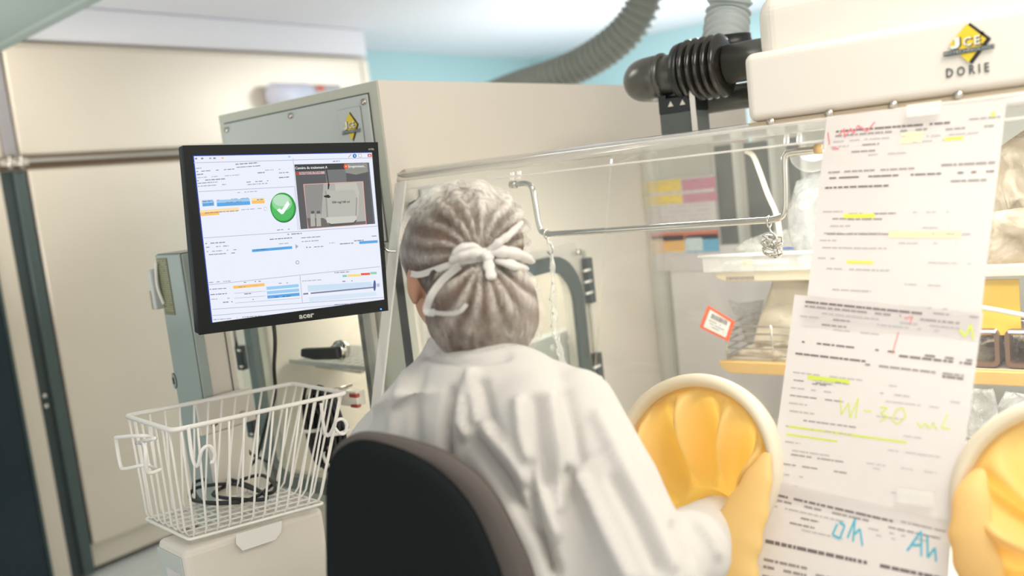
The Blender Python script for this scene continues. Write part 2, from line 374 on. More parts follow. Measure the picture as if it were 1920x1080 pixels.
MB().box((XF+.001, 1.435, .02), (XF+.02, 1.505, zd+.01)).build('door_post', m_steel, cab, bevel=.003)
gd = thing('glass_door', 'dark blue glazed door at the far left edge beside the steel cabinet', 'door', (XF+.05, 1.2, 0))
MB().box((XF+.003, .6, .03), (XF+.03, 1.425, 1.45)).build('dark_glass', m_navy, gd, bevel=.004)
MB().box((XF+.003, 1.424, .03), (XF+.036, 1.434, 1.45)).build('edge_strip', m_seal2, gd)
# rounded white dispenser on the upper panel of the cabinet
c0 = P(560, 178, 0, XF+.08)
ds = thing('wall_dispenser', 'rounded white dispenser with orange mark on the steel cabinet, above the sterilising box', 'dispenser', c0-Z*.05)
q = MB(); q.tube([c0+Vector((0, t, 0)) for t in (-.17, -.165, -.15, .05)], [.02, .045, .055, .055], 24); q.build('housing', mat('dispenser_white', (.72, .74, .86), .3), ds)
q = MB(); q.tube([c0+Vector((0, t, 0)) for t in (.05, .052, .24, .25)], [.05, .05, .05, .03], 24); q.build('end_cap', mat('cap_grey', (.52, .50, .52), .4), ds)
q = MB().ball(c0+Vector((.045, .10, .025)), (.012, .028, .01)); q.build('orange_mark', m_red, ds)
MB().box((XF+.03, c0.y-.1, c0.z-.02), (XF+.06, c0.y+.1, c0.z+.02)).build('bracket', m_steel2, ds)

# ================================================================== STERILISING BOX (left of the isolator)
BX0, BX1, BY0, BY1, BZT = -1.87, -1.33, 1.327, 3.15, 1.574
box = thing('sterilising_box', 'cream sterilising cabinet with a grey front panel, glazed front door and long plain side', 'cabinet', (-1.6, 2.2, 0))
b_ = MB()
b_.box((BX0, BY0, 1.235), (BX1-.0255, BY1, BZT))                      # head
b_.box((BX0, BY0+.02, .64), (BX0+.03, 2.32, 1.235))               # left wall
b_.box((BX0+.03, 2.30, .64), (BX1-.0255, BY1, 1.235))                   # back block
b_.build('upper_body', m_cream, box, bevel=.006)
MB().box((BX0, BY0, .0), (BX1, BY1, .64)).build('base_body', m_cream, box, bevel=.004)
# right wall with rounded door opening
fR = frame((BX1, BY0, 0), Y, Z)        # normal +X
oy0, oy1, oz0, oz1 = .075, .60, .70, 1.135
out = [fR(0, .64), fR(.973, .64), fR(.973, 1.235), fR(0, 1.235)]
hole = rrect(fR, oy0, oz0, oy1, oz1, .10, seg=6)
wallR = MB()
n7 = 7
cor = [fR(BY1-BY0, BZT), fR(0, BZT), fR(0, .64), fR(BY1-BY0, .64)]
outer = []
for k in range(4):
    for j in range(n7): outer.append(cor[k])
wallR.ringprism(outer, hole, (-.025, 0, 0)); wallR.build('side_wall', m_cream, box, weld=True)
# front face with door opening (window between x470 and x690)
fF = frame((BX0, BY0, 0), X, Z)        # normal -Y
wallF = MB(); hx0, hx1, hz0, hz1 = .005, .425, .70, 1.16
holeF = rrect(fF, hx0+.02, hz0, hx1, hz1, .045, seg=6)
cor = [fF(.54, 1.235), fF(0, 1.235), fF(0, .64), fF(.54, .64)]
outer = [cor[k] for k in range(4) for j in range(7)]
wallF.ringprism(outer, holeF, (0, .02, 0)); wallF.build('front_wall', m_frame, box, weld=True)
# front rim: lighter edge strip around the recessed grey panel
u0, v0 = fF.uv(436, 238); u1, v1 = fF.uv(692, 180)
pz1 = 1.55; pz0 = 1.25
MB().fbox(fF, (.0, 1.235, .0), (.54, BZT, .004)).build('front_rim', m_frame, box, bevel=.002)
gp = MB().fbox(fF, (.022, pz0, .004), (.512, pz1, .009)).build('front_panel', m_panelg, box, bevel=.001)
MB().fbox(fF, (.019, pz0-.003, .0042), (.515, pz1+.003, .0052)).build('panel_shadow_gap', m_seal2, gp)
for px_, py_ in ((.034, pz1-.014), (.27, pz1-.012), (.503, pz1-.014), (.034, pz0+.015), (.503, pz0+.015)):
    q = MB(); q.cyl(fF(px_, py_, .008), fF(px_, py_, .013), .0065, seg=14); q.build('screw', m_steel2, gp)
m_ribbon = mat('ribbon_grey', (.035, .055, .055), .5)
def badge(fr_, cx, cy, sc, parent, plate=True, wide=1.):
    """yellow diamond with the JCE letters and the BIOTECHNOLOGY ribbon"""
    fr = lambda a, b, c=0.: fr_(cx+(a-cx)*wide, b, c)
    fr.n = fr_.n
    if plate:
        pl = MB(); pl.prism(rrect(fr, cx-.5*sc, cy-.66*sc, cx+.48*sc, cy+.5*sc, .06*sc, .001, 4), fr.n*.0006); pl = pl.build('logo_plate', mat('plate_line', (.25, .28, .27), .5), parent)
        p2 = MB(); p2.prism(rrect(fr, cx-.49*sc, cy-.65*sc, cx+.47*sc, cy+.49*sc, .055*sc, .0014, 4), fr.n*.0006); p2.build('plate_face', m_panelg, pl)
    dia = lambda k, dx, dy: [(dx+.0*sc, dy+.36*k*sc), (dx+.27*k*sc, dy+.0*sc), (dx, dy-.42*k*sc), (dx-.27*k*sc, dy+.0)]
    sh = MB(); sh.prism([fr(cx+x, cy+y, .001) for x, y in dia(1.08, .045*sc, -.01*sc)], fr.n*.0015)
    sh.prism([fr(cx+x*sc, cy+y*sc, .001) for x, y in ((.12, .14), (.23, .16), (.25, .05), (.2, -.02))], fr.n*.0015)
    ob = [sh.build('a', m_black)]
    yb = MB(); yb.prism([fr(cx+x, cy+y, .002) for x, y in dia(1., 0, 0)], fr.n*.0015); ob.append(yb.build('a', m_yel))
    rb = MB(); rb.prism([fr(cx+x*sc, cy+y*sc, .0035) for x, y in ((-.36, -.13), (.38, -.13), (.38, -.22), (-.36, -.23))], fr.n*.0012); ob.append(rb.build('a', m_ribbon))
    t = MB(); t.text('BIOTECHNOLOGY', fr, cx+.01*sc, cy-.205*sc, .092*sc, .0049, .0001, 1.0, 'CENTER'); ob.append(t.build('a', m_panelg))
    for dx, dy, m_, cc, bo in ((.012, -.012, m_black, .0037, .012), (0, 0, m_white, .0043, .003)):
        t = MB(); e_ = bo*1.2
        J_ = [(x_-.045, y_) for x_, y_ in [(-.14-e_, .12+e_), (-.07+e_, .12+e_), (-.07+e_, -.04), (-.10, -.09-e_), (-.18, -.10-e_), (-.21-e_, -.07), (-.19-e_, -.03), (-.15, -.045), (-.13-e_, -.02)]]
        t.prism([fr(cx+(x+dx)*sc, cy+(y+dy)*sc, cc) for x, y in J_], fr.n*.0004)
        t.text('C', fr, cx+(dx+.0)*sc, cy+(dy-.08)*sc, .25*sc, cc, .0002, .75, 'CENTER', bo*sc)
        t.text('E', fr, cx+(dx+.14)*sc, cy+(dy-.08)*sc, .25*sc, cc, .0002, .8, 'CENTER', bo*sc); ob.append(t.build('a', m_))
    join('logo_badge', ob, parent)
uu, vv = fF.uv(665, 235); fG = frame(fF(0, 0, .009), X, Z)
badge(fG, uu, vv, .072, gp)
# interior lining, shelf, rods
MB().box((BX0+.031, BY0+.021, .641), (BX1-.026, 2.299, .66)).build('chamber_floor', m_steel2, box)
sh = MB(); sz = .955
fs_ = [Vector(p) for p in ((-1.835, 1.40, sz), (-1.365, 1.36, sz), (-1.365, 1.585, sz), (-1.835, 1.60, sz))]
sh.prism(fs_, (0, 0, .003)); sh.prism([fs_[0]-Y*.003, fs_[1]-Y*.003, fs_[1], fs_[0]], (0, 0, .010))
sho = sh.build('perforated_shelf', m_shelfp, box)
ho = MB()
for i in range(16):
    for j in range(8):
        p = fs_[0].lerp(fs_[1], (i+.7)/16.4).lerp(fs_[3].lerp(fs_[2], (i+.7)/16.4), (j+.7)/8.4)
        ho.box((p.x-.008, p.y-.008, sz+.0031), (p.x+.008, p.y+.008, sz+.0036))
tag(ho.build('shelf_hole', m_seal2, sho), kind='stuff')
# plate with four holes seen through the transfer door
q = MB().box((-1.40, 1.74, .84), (-1.36, 2.28, .935)); ps_ = q.build('inner_plate', m_shelfp, box)
for k in range(4):
    q = MB(); q.cyl((-1.3605, 1.86+.075*k, .905), (-1.358, 1.86+.075*k, .905), .008, seg=12); q.build('plate_hole', m_white, ps_)
q = MB(); q.cyl((-1.82, 1.47, sz-.02), (-1.62, 1.44, sz-.02), .008); q.build('shelf_rail', m_steel2, box)
# glazed front door: gasket, glass, hinges, handle
fd = thing('front_glass_door', 'clear front door with rounded dark gasket on the sterilising box, below the monitor', 'door', fF(.22, .66, .02))
gu = rrect(fF, -.002, .668, .432, 1.20, .06, .006, 6); gi = rrect(fF, .026, .70, .412, 1.17, .045, .006, 6)
MB().ringprism(gu, gi, fF.n*.016).build('gasket', m_seal2, fd)
MB().fbox(fF, (-.02, .65, .024), (.455, 1.21, .032)).build('glass_pane', m_glassd, fd, bevel=.002)
MB().fbox(fF, (.428, .66, .010), (.452, 1.2, .0235)).build('clear_edge', m_acre, fd)
for zz in (.99, .82):
    hh = MB().fbox(fF, (-.030, zz-.03, .018), (-.008, zz+.03, .036)).build('hinge', m_seal, fd, bevel=.002)
    MB().cyl(fF(-.02, zz-.02, .037), fF(-.004, zz-.02, .037), .004).build('hinge_pin', m_chrome, hh); MB().cyl(fF(-.02, zz+.02, .037), fF(-.004, zz+.02, .037), .004).build('hinge_pin', m_chrome, hh)
q = MB(); q.cyl(fF(-.028, 1.02, .03), fF(-.028, 1.2, .03), .004); q.build('hinge_rod', m_chrome, fd)
hp = fF.uv(668, 648)
q = MB(); q.cyl(fF(hp[0], hp[1], .032), fF(hp[0], hp[1], .062), .016); q.cyl(fF(hp[0], hp[1], .04), fF(hp[0], hp[1], .05), .022)
hd = q.build('handle_boss', m_chrome, fd)
q = MB(); q.prism([fF(hp[0]+.02, hp[1]-.014, .058), fF(hp[0]+.02, hp[1]+.012, .058), fF(hp[0]-.10, hp[1]+.006, .058), fF(hp[0]-.105, hp[1]-.012, .058), fF(hp[0]-.06, hp[1]-.018, .058)], fF.n*.016)
q.build('handle_lever', m_black, hd, bevel=.004)
# clear clamp with red inserts, low on the corner
cu_, cv_ = fF.uv(684, 738)
cl = thing('door_clamp', 'small clear plastic clamp with red inserts at the corner of the sterilising box', 'clamp', fF(cu_, cv_-.02, .03))
q = MB().fbox(fF, (cu_-.04, cv_-.012, .034), (cu_+.04, cv_+.022, .06)); q.build('clear_block', m_acre, cl, bevel=.003)
q = MB().fbox(fF, (cu_+.018, cv_+.008, .050), (cu_+.041, cv_+.017, .0615)); q.build('red_insert', m_redp, cl, bevel=.002)
q = MB().fbox(fF, (cu_+.018, cv_-.014, .050), (cu_+.041, cv_-.007, .0615)); q.build('red_insert', m_redp, cl, bevel=.002)
q = MB(); q.cyl(fF(cu_-.02, cv_+.004, .055), fF(cu_-.02, cv_+.004, .07), .009); q.build('clamp_knob', m_chrome, cl)
# transfer door on the side wall, inside the isolator
td = thing('transfer_door', 'hinged transfer door with a rounded dark gasket, seen behind the head of the seated person', 'door', fR(.34, .66, .02))
MB().ringprism(rrect(fR, .03, .665, .655, 1.165, .05, .002, 6), rrect(fR, .095, .72, .585, 1.115, .09, .002, 6), fR.n*.008).build('clear_frame', m_acrm, td)
MB().ringprism(rrect(fR, .06, .685, .63, 1.145, .13, .011, 6), rrect(fR, .100, .725, .588, 1.108, .10, .011, 6), fR.n*.010).build('gasket', m_seal2, td)
MB().fbox(fR, (.09, .715, .006), (.60, 1.12, .010)).build('glass_pane', m_glassd, td)
for z0, z1 in ((1.00, 1.12), (.735, .865)):
    hh = MB().fbox(fR, (.648, z0, .01), (.672, z1, .03)).build('hinge', m_seal, td, bevel=.002)
    for t in (.25, .5, .75): MB().cyl(fR(.625, z0+(z1-z0)*t, .031), fR(.655, z0+(z1-z0)*t, .031), .0035).build('hinge_pin', m_white, hh)
MB().fbox(fR, (.660, .68, .008), (.666, 1.14, .016)).build('hinge_rod', m_frame, td)
for a_, b_2 in ((.62, 1.14), (.055, .74), (.62, .69)):
    q = MB(); q.cyl(fR(a_, b_2, .02), fR(a_, b_2, .028), .008); q.build('bolt', m_chrome, td)
# lock plate with black star knob, near the cap
ku, kv = fR.uv(790, 385)
lk = thing('lock_plate', 'grey lock plate with black star knob just left of the bouffant cap', 'lock', fR(ku, kv-.05, .01))
MB().fbox(fR, (ku-.005, kv-.07, .001), (ku+.12, kv+.035, .010)).build('plate', m_panelg, lk, bevel=.004)
ku, kv = fR.uv(768, 392); q = MB()
for k in range(5):
    an = k*2*math.pi/5; q.ball(fR(ku+.016*math.cos(an), kv+.016*math.sin(an), .03), .009, 12)
q.cyl(fR(ku, kv, .008), fR(ku, kv, .035), .015); q.build('star_knob', m_black, lk)

# small screws and vertical seam far along the long side
seam = MB().fbox(fR, (1.49, 1.25, .0005), (1.495, 1.57, .002)).build('side_seam', m_frame, box)
for zz in (1.50, 1.46):
    q = MB(); q.cyl(fR(1.45, zz, 0), fR(1.45, zz, .006), .007, seg=12); q.build('screw', m_steel2, seam)

# ================================================================== COLUMN, BASKET, LOWER BOX
LD = Vector((.087, .996, 0)).normalized(); WD = Vector((-.99, .14, 0)).normalized()
K = Dp(340, 478, 1.80)
kt = K.z
fL = frame((K.x, K.y, 0), -WD, Z)      # left narrow face: runs from K along WD (camera-left)
fC = frame((K.x, K.y, 0), LD, Z)       # wide face
wl = -fL.uv(295, 482)[0]; wc = fC.uv(432, 610)[0]
col = thing('lift_column', 'cream upright column with a shaded grey side and olive label, left of the monitor', 'column', (K.x, K.y, 0))
cb = MB(); pp = [K, K+WD*wl, K+WD*wl+LD*wc, K+LD*wc]; pp = [Vector((p.x, p.y, 0)) for p in pp]
cb.prism(pp, (0, 0, kt)); cb.build('column_body', m_cream, col, bevel=.004)
q = MB(); q.fbox(fL, (-wl-.002, .3, .0), (-.001, kt+.002, .004)); q.build('shaded_side', m_green, col, bevel=.002)  # grey-green puts the shade on this narrow face into its colour
q = MB(); q.fbox(fC, (-.001, .3, -.001), (.02, kt+.002, .004)); q.build('corner_cover', m_green, col, bevel=.004)
q = MB(); q.prism([p+Z*kt for p in pp], (0, 0, .004)); q.build('top_cap', m_seal2, col)
q = MB(); q.fbox(fC, (wc*.80, .4, .001), (wc*.815, kt, .003)); q.build('seam_line', m_seal2, col)
lu0, lv0 = fL.uv(298, 484); lu1, lv1 = fL.uv(333, 590)
q = MB(); q.fbox(fL, (lu0, lv1, .004), (lu1, lv0, .0055)); lb = q.build('label', m_label)
q = MB()
for k in range(26): words(q, fL, lu0+.004, lu1-.003, lv0-.006-k*(lv0-lv1-.01)/26, .0018, .0058, k, .9)
join('label', [lb, q.build('label_print', mat('label_text', (.42, .42, .26), .6))], col)
q = MB(); a_, b2 = fL.uv(331, 713); q.prism([fL(a_+.010*math.cos(t*.3142)*1.1, b2+.017*math.sin(t*.3142), .004) for t in range(20)], fL.n*.001); em = q.build('round_emblem', m_black)
q = MB(); q.prism([fL(a_+.0085*math.cos(t*.3142)*1.1, b2+.0148*math.sin(t*.3142), .005) for t in range(20)], fL.n*.0008); em2 = q.build('emblem_face', m_green)
q = MB(); q.text('R', fL, a_, b2-.006, .018, .0062, .0002, .8, 'CENTER', .0008); join('round_emblem', [em, em2, q.build('emblem_mark', m_black)], col)
q = MB(); q.fbox(fL, (-wl-.014, kt-.11, -.02), (-wl+.002, kt-.025, .02)); q.build('white_clip', m_panelg, col, bevel=.003)
q = MB(); q.tube(smoothpath([fL(-wl+.008, kt-.012, .008), fL(-wl+.006, kt-.06, .012), fL(-wl+.014, kt-.10, .008)]), .0035); q.build('clip_edge', m_white, col)
q = MB(); q.fbox(fL, (-wl-.018, kt-.11, -.015), (-wl-.0141, kt-.07, .022)); q.build('clip_label', m_kraft, col)
# arm bracket from the column top to the monitor
# ---- white fixing plate low on the column with its channel
pw = MB(); a0, b0 = fC.uv(362, 752); a1, b1 = fC.uv(428, 800)
pl = MB().fbox(fC, (a0, b1, .004), (wc+.02, b0, .012)).build('fixing_plate', m_cream, col, bevel=.002)
MB().fbox(fC, (a0+.012, .45, .004), (wc-.012, b1, .020)).build('channel', m_cream, col, bevel=.003)
for t in (a0+.03, wc-.01):
    q = MB(); q.cyl(fC(t, b1+.02, .012), fC(t, b1+.02, .018), .007); q.build('fixing_screw', m_steel2, pl)

# ---- lower box
zb = .775
Nn, Ll, Rr = P(345, 1036, 2, zb), P(292, 1010, 2, zb), P(606, 950, 2, zb)
lbx = thing('trolley_box', 'cream metal box with a rounded corner carrying the white wire basket', 'box', (Nn.x, Nn.y, 0))
q = MB(); pts = [Nn, Ll, Ll+(Rr-Nn), Rr]; q.prism([Vector((p.x, p.y, .05)) for p in pts], (0, 0, zb-.05)); q.build('box_body', m_cream, lbx, bevel=.012)
fN = frame(Vector((Nn.x, Nn.y, 0)), (Nn-Ll).normalized(), Z)
q = MB(); wN = (Nn-Ll).length; q.fbox(fN, (-wN+.004, .06, .0), (-.014, zb-.014, .002)); en = q.build('end_plate', m_panelg, lbx, bevel=.001)
q = MB(); q.fbox(fN, (-wN*.70, zb-.063, .002), (-wN*.25, zb-.045, .003)); q.build('outlet_label', m_paperp, en)
MB().fbox(fN, (-wN*.72, zb-.085, .002), (-wN*.60, zb-.072, .005)).build('connector', m_navy, en); MB().fbox(fN, (-wN*.46, zb-.095, .002), (-wN*.28, zb-.076, .005)).build('connector', m_black, en); MB().fbox(fN, (-wN*.68, zb-.1, .002), (-wN*.48, zb-.088, .006)).build('plug', m_white, en)
MB().box((-1.36, .95, .0), (-1.30, 1.02, .05)).build('caster', m_black, lbx, bevel=.01)
MB().box((-1.50, .83, .0), (-1.44, .90, .05)).build('caster', m_black, lbx, bevel=.01)

# ---- basket
A_, B_, C_, D_ = Vector((-1.564, .817, 1.003)), Vector((-1.366, .788, 1.001)), Vector((-1.335, 1.139, .975)), Vector((-1.533, 1.169, .976))
zbf = .787
a2, b2_, c2, d2 = [P(*p, 2, zbf) for p in ((272, 973), (355, 1012), (607, 944), (536, 901))]
c2 = b2_+(c2-b2_)*1.0; d2 = a2+(c2-b2_)
bk = thing('wire_basket', 'white coated wire basket with side hooks holding a thin black cable', 'basket', (a2+b2_+c2+d2)/4)
q = MB(); rc = [A_, B_, C_, D_]
def rounded(c4, r=.012):
    o_ = []
    for i in range(4):
        p, pn, pp_ = c4[i], c4[(i+1) % 4], c4[i-1]; d1_ = (pp_-p).normalized()*r; d2_ = (pn-p).normalized()*r
        for t in (0, .33, .66, 1): o_.append(p+d1_*(1-t)**2+d2_*t**2)
    return o_
q.tube(rounded(rc), .0042, 10, closed=True); q.build('rim', m_whitewire, bk)
q = MB(); q.tube(rounded([a2, b2_, c2, d2], .008), .0028, 8, closed=True); q.build('base_ring', m_whitewire, bk)
lp = lambda p, q_, t: p+(q_-p)*t
cols = 12; rows = 7
for k in range(cols):
    t = (k+.5)/cols; q = MB()
    tB, tA = lp(B_, C_, t), lp(A_, D_, t); lB, lA = lp(b2_, c2, t), lp(a2, d2, t)
    q.tube([tB, lp(tB, lB, .93), lB+(lA-lB)*.03, lA+(lB-lA)*.03, lp(tA, lA, .93), tA], .0021, 7); q.build('cross_wire', m_whitewire, bk)
for k in range(rows):
    t = (k+.5)/rows; q = MB()
    tA, tD = lp(A_, B_, t), lp(D_, C_, t); lA, lD = lp(a2, b2_, t), lp(d2, c2, t)
    q.tube([tA, lp(tA, lA, .93), lA+(lD-lA)*.02+Z*.003, lD+(lA-lD)*.02+Z*.003, lp(tD, lD, .93), tD], .0021, 7); q.build('long_wire', m_whitewire, bk)
# hooks: two open loops on the long side, wire brackets on the end
def hook(path, r=.0032):
    q = MB(); q.tube(smoothpath(path, 6), r, 8); q.build('hook', m_whitewire, bk)
fB = frame(B_, (C_-B_), Z)
def onB(x, y, out=.0):
    return PV(x, y, fB.o+fB.n*out, fB.n)
hook([onB(353, 800, .004), onB(359, 850, .006), onB(366, 872, .012), onB(372, 870, .02), onB(378, 845, .03), onB(392, 836, .032), onB(402, 850, .032), onB(400, 866, .03), onB(394, 866, .028)])
hook([onB(602, 756, .004), onB(607, 800, .006), onB(614, 817, .012), onB(622, 808, .02), onB(630, 790, .03), onB(642, 786, .032), onB(650, 797, .032), onB(646, 812, .03), onB(636, 812, .028), onB(626, 800, .02)])
fA = frame(A_, (B_-A_), Z)
def onA(x, y, out=.0):
    return PV(x, y, fA.o+fA.n*out, fA.n)
hook([onA(292, 822, .004), onA(270, 817, .03), onA(222, 820, .05), onA(218, 826, .05), onA(226, 872, .05), onA(234, 879, .05), onA(272, 872, .03), onA(292, 880, .004)])
hook([onA(262, 830, .03), onA(272, 840, .045), onA(276, 885, .045), onA(302, 880, .02)])
hook([onA(256, 831, .03), onA(290, 822, .03)])
fT = frame(Vector((Nn.x, Nn.y, 0)), Vector((Rr.x-Nn.x, Rr.y-Nn.y, 0)), Z)
pts = [fT.uv(*p) for p in ((440, 1000), (525, 975), (524, 995), (513, 1010), (452, 1030), (440, 1018))]
q = MB(); q.prism([fT(u_, v_, .006) for u_, v_ in pts], fT.n*.003); q.build('hanging_plate', m_white, bk)
# thin black cable lying in the basket and running up to the monitor
zc = zbf+.012
cp = [P(*p, 2, zc) for p in ((515, 905), (470, 940), (400, 950), (358, 935), (370, 918), (440, 915), (500, 925), (516, 915), (490, 898), (440, 905), (400, 930), (440, 943), (500, 935), (470, 915), (420, 905), (365, 905), (380, 945), (450, 950))]
up_ = [Dp(520, 895, 1.86)+Z*0, Dp(500, 870, 1.9), Dp(462, 845, 1.95), Dp(440, 800, 1.95)]
q = MB(); pth = smoothpath([p+Z*(.004*(i % 3)) for i, p in enumerate(cp)][::-1], 8)
tail = smoothpath([cp[0]+Z*.0, P(519, 893, 1, 1.10), P(506, 868, 1, 1.14), P(470, 850, 1, 1.18), P(446, 820, 1, 1.20), P(440, 795, 1, 1.22)], 8)
q.tube(pth+tail[1:], .0036, 8); tag(q.build('thin_cable', m_cable), 'thin black cable lying in loops on the bottom of the white basket', 'cable')
q = MB(); q.tube(smoothpath([P(*p, 1, yy) for p, yy in (((512, 600), 1.12), ((516, 640), 1.17), ((514, 690), 1.2), ((516, 740), 1.22), ((502, 785), 1.24), ((492, 820), 1.24), ((480, 860), 1.22), ((455, 890), 1.20), ((448, 930), 1.18))], 8), .0042, 8)
tag(q.build('monitor_cable', m_cable), 'black cable hanging straight down from under the monitor behind the basket', 'cable')
# big coil with white cable tie hanging on the door behind the basket
cc = P(622, 800, 1, 1.235); coil = thing('cable_coil', 'thick black cable coil bound with white ties, hanging behind the basket', 'cable', cc-Z*.08)
q = MB(); R_ = random.Random(3); path = []
NT = 13
for k in range(NT*28):
    an = 2*math.pi*k/28; lay = k/28; rr = .060+.014*math.sin(lay*2.3)+.004*math.sin(k*.7); off = .018*math.sin(lay*1.7)
    path.append(cc+X*(rr*.62*math.cos(an))+Z*(rr*1.28*math.sin(an))+Y*(off-.02)+X*(.012*math.cos(lay*2.9)))
q.tube(path, .0042, 6); q.build('cable_bundle', m_cable, coil)
def coilring(an, nm):
    p = cc+X*(.060*.62*math.cos(an))+Z*(.060*1.28*math.sin(an))-Y*.02
    rd = Vector((math.cos(an), 0, math.sin(an))); pts_ = [p+rd*(.028*math.cos(t*math.pi/6))+Y*(.028*math.sin(t*math.pi/6)) for t in range(12)]
    q = MB(); q.tube(pts_, .0022, 6, closed=True, flat=.004); q.build(nm, m_white, coil)
coilring(0, 'cable_tie'); coilring(math.pi, 'cable_tie'); coilring(-.9, 'cable_tie')
q = MB(); q.cyl(cc+Z*.075, cc+Z*.075+Y*.07, .004); q.build('hanging_peg', m_steel2, coil)

# ================================================================== MONITOR
mc = Vector((-1.2695, 1.0122, 1.2963)); mx_ = Vector((.3211, .9453, -.0569)).normalized(); mup = Vector((.0513, .0426, .9978)); mup = (mup-mx_*mup.dot(mx_)).normalized()
fM = frame(mc, mx_, mup); MW, MH = .345, .31
mon = thing('computer_monitor', 'black framed computer monitor showing a preparation program with a green tick', 'monitor', mc-Z*.17)
q = MB(); q.fbox(fM, (-MW/2, -MH/2, -.028), (MW/2, MH/2, 0)); q.build('housing', m_bezel, mon, bevel=.004)
q = MB(); q.fbox(fM, (-MW/2+.05, -MH/2+.05, -.055), (MW/2-.05, MH/2-.05, -.0282)); q.build('rear_cover', m_black, mon, bevel=.012)
zq = lambda zx, zy: fM.uv(320+zx*.36125, 250+zy*.3611)
sc4 = [zq(112, 115), zq(1043, 97), zq(1107, 862), zq(210, 983)]
q = MB(); q.ringprism([fM(-MW/2, MH/2, 0), fM(MW/2, MH/2, 0), fM(MW/2, -MH/2, 0), fM(-MW/2, -MH/2, 0)], [fM(*s_, 0) for s_ in sc4], fM.n*.003); q.build('bezel', m_bezel, mon)
scp = [MB().quad(*[fM(*s_, .0008) for s_ in sc4]).build('screen', emi((.84, .87, .98), 1.0))]
q = MB()
def s4(t): return [Vector(sc4[0]), Vector(sc4[1]), Vector(sc4[2]), Vector(sc4[3])][t]
q.quad(fM(*sc4[0], .001), fM(*(s4(0)+Vector((.0022, 0))), .001), fM(*(s4(3)+Vector((.0022, 0))), .001), fM(*sc4[3], .001))
q.quad(fM(*sc4[0], .001), fM(*sc4[1], .001), fM(*(s4(1)-Vector((0, .0014))), .001), fM(*(s4(0)-Vector((0, .0014))), .001))
scp.append(q.build('screen_edge', emi((.05, .10, .55), .8)))
UI = {}
def ui(colr, pts, c=.0014):
    UI.setdefault(colr, []).append([fM(*zq(*p), c) for p in pts])
def uir(colr, x0, y0, x1, y1, c=.0014, skew=-.075):
    ui(colr, [(x0, y0), (x1, y0+(x1-x0)*skew), (x1+(y1-y0)*.1, y1+(x1-x0)*skew), (x0+(y1-y0)*.1, y1)], c)
GL = (.46, .48, .60); BL = (.13, .40, .78); BLL = (.35, .62, .90); OR = (.95, .56, .16); TX = (.24, .26, .34); TXL = (.42, .44, .54)
# rules
for x0, y0, x1, y1 in ((118, 152, 1045, 126), (138, 302, 640, 275), (170, 542, 1075, 480), (195, 785, 1085, 690), (215, 912, 1105, 850), (210, 945, 1108, 868)):
    ui(GL, [(x0, y0), (x1, y1), (x1, y1+3), (x0, y0+3)])
ui(GL, [(632, 128), (634, 128), (668, 500), (666, 500)]); ui(GL, [(668, 740), (671, 740), (684, 880), (681, 880)]); ui(GL, [(640, 275), (642, 275), (660, 500), (658, 500)])
def utext(colr, x0, y, x1, h=5, dens=.75, seed=1, skew=-.07):
    R = random.Random(seed*97+x0+y); x = x0
    while x < x1:
        L = min(R.uniform(6, 26), x1-x)
        if R.random() < dens: uir(colr, x, y+(x-x0)*skew, x+L, y+(x-x0)*skew+h, .0016, skew)
        x += L+R.uniform(2, 5)
for k, (x0, y, x1) in enumerate(((130, 180, 158), (132, 197, 332), (134, 212, 198), (136, 229, 358), (136, 244, 280), (138, 258, 242), (140, 273, 288), (340, 175, 470), (312, 160, 450), (488, 190, 570), (438, 204, 486), (392, 252, 505), (398, 264, 500), (560, 204, 610), (560, 228, 612),
                                 (345, 306, 458), (164, 352, 214), (172, 366, 222), (240, 345, 405), (285, 358, 365), (426, 344, 478), (365, 395, 470), (178, 570, 280), (182, 590, 300), (185, 612, 340), (196, 628, 350), (512, 548, 628), (560, 572, 610),
                                 (604, 522, 690), (676, 541, 775), (678, 560, 783), (716, 590, 790), (950, 556, 1000), (820, 568, 850), (876, 572, 946), (1042, 532, 1068), (196, 772, 310), (200, 808, 310), (204, 835, 310), (208, 860, 315), (270, 875, 320), (378, 772, 468), (535, 778, 610),
                                 (400, 862, 430), (370, 832, 420), (680, 765, 780), (838, 770, 942), (848, 722, 930), (220, 965, 345), (370, 952, 520), (848, 888, 920), (930, 880, 1040), (820, 145, 875), (550, 500, 620))):
    utext(TX if k % 3 else TXL, x0, y, x1, 4 if k % 2 else 5, .8, k)
# tool bar
for x, c_ in ((124, TX), (156, TX), (198, TXL), (220, TX), (262, OR), (608, BLL)): uir(c_, x, 128 - (x-124)*.02, x+12, 136-(x-124)*.02)
ui(TX, [(920, 124), (935, 108), (937, 110), (922, 126)])
def disc(colr, cx, cy, rx, ry, c=.0016, tilt=0.):
    ui(colr, [(cx+rx*math.cos(t*math.pi/20)+tilt*ry*math.sin(t*math.pi/20), cy+ry*math.sin(t*math.pi/20)) for t in range(40)], c)
disc((.02, .18, .55), 953, 117, 10, 11); uir((.9, .9, .95), 951, 111, 955, 123, .0019, 0); uir((.5, .3, .3), 972, 108, 988, 124, .0016, 0); uir((.95, .95, 1), 974, 110, 986, 122, .0018, 0)
uir((.62, .04, .03), 1020, 107, 1040, 123, .0016, 0); ui((.95, .9, .9), [(1024, 111), (1027, 110), (1037, 120), (1034, 121)], .0019); ui((.95, .9, .9), [(1034, 110), (1037, 111), (1027, 121), (1024, 120)], .0019)
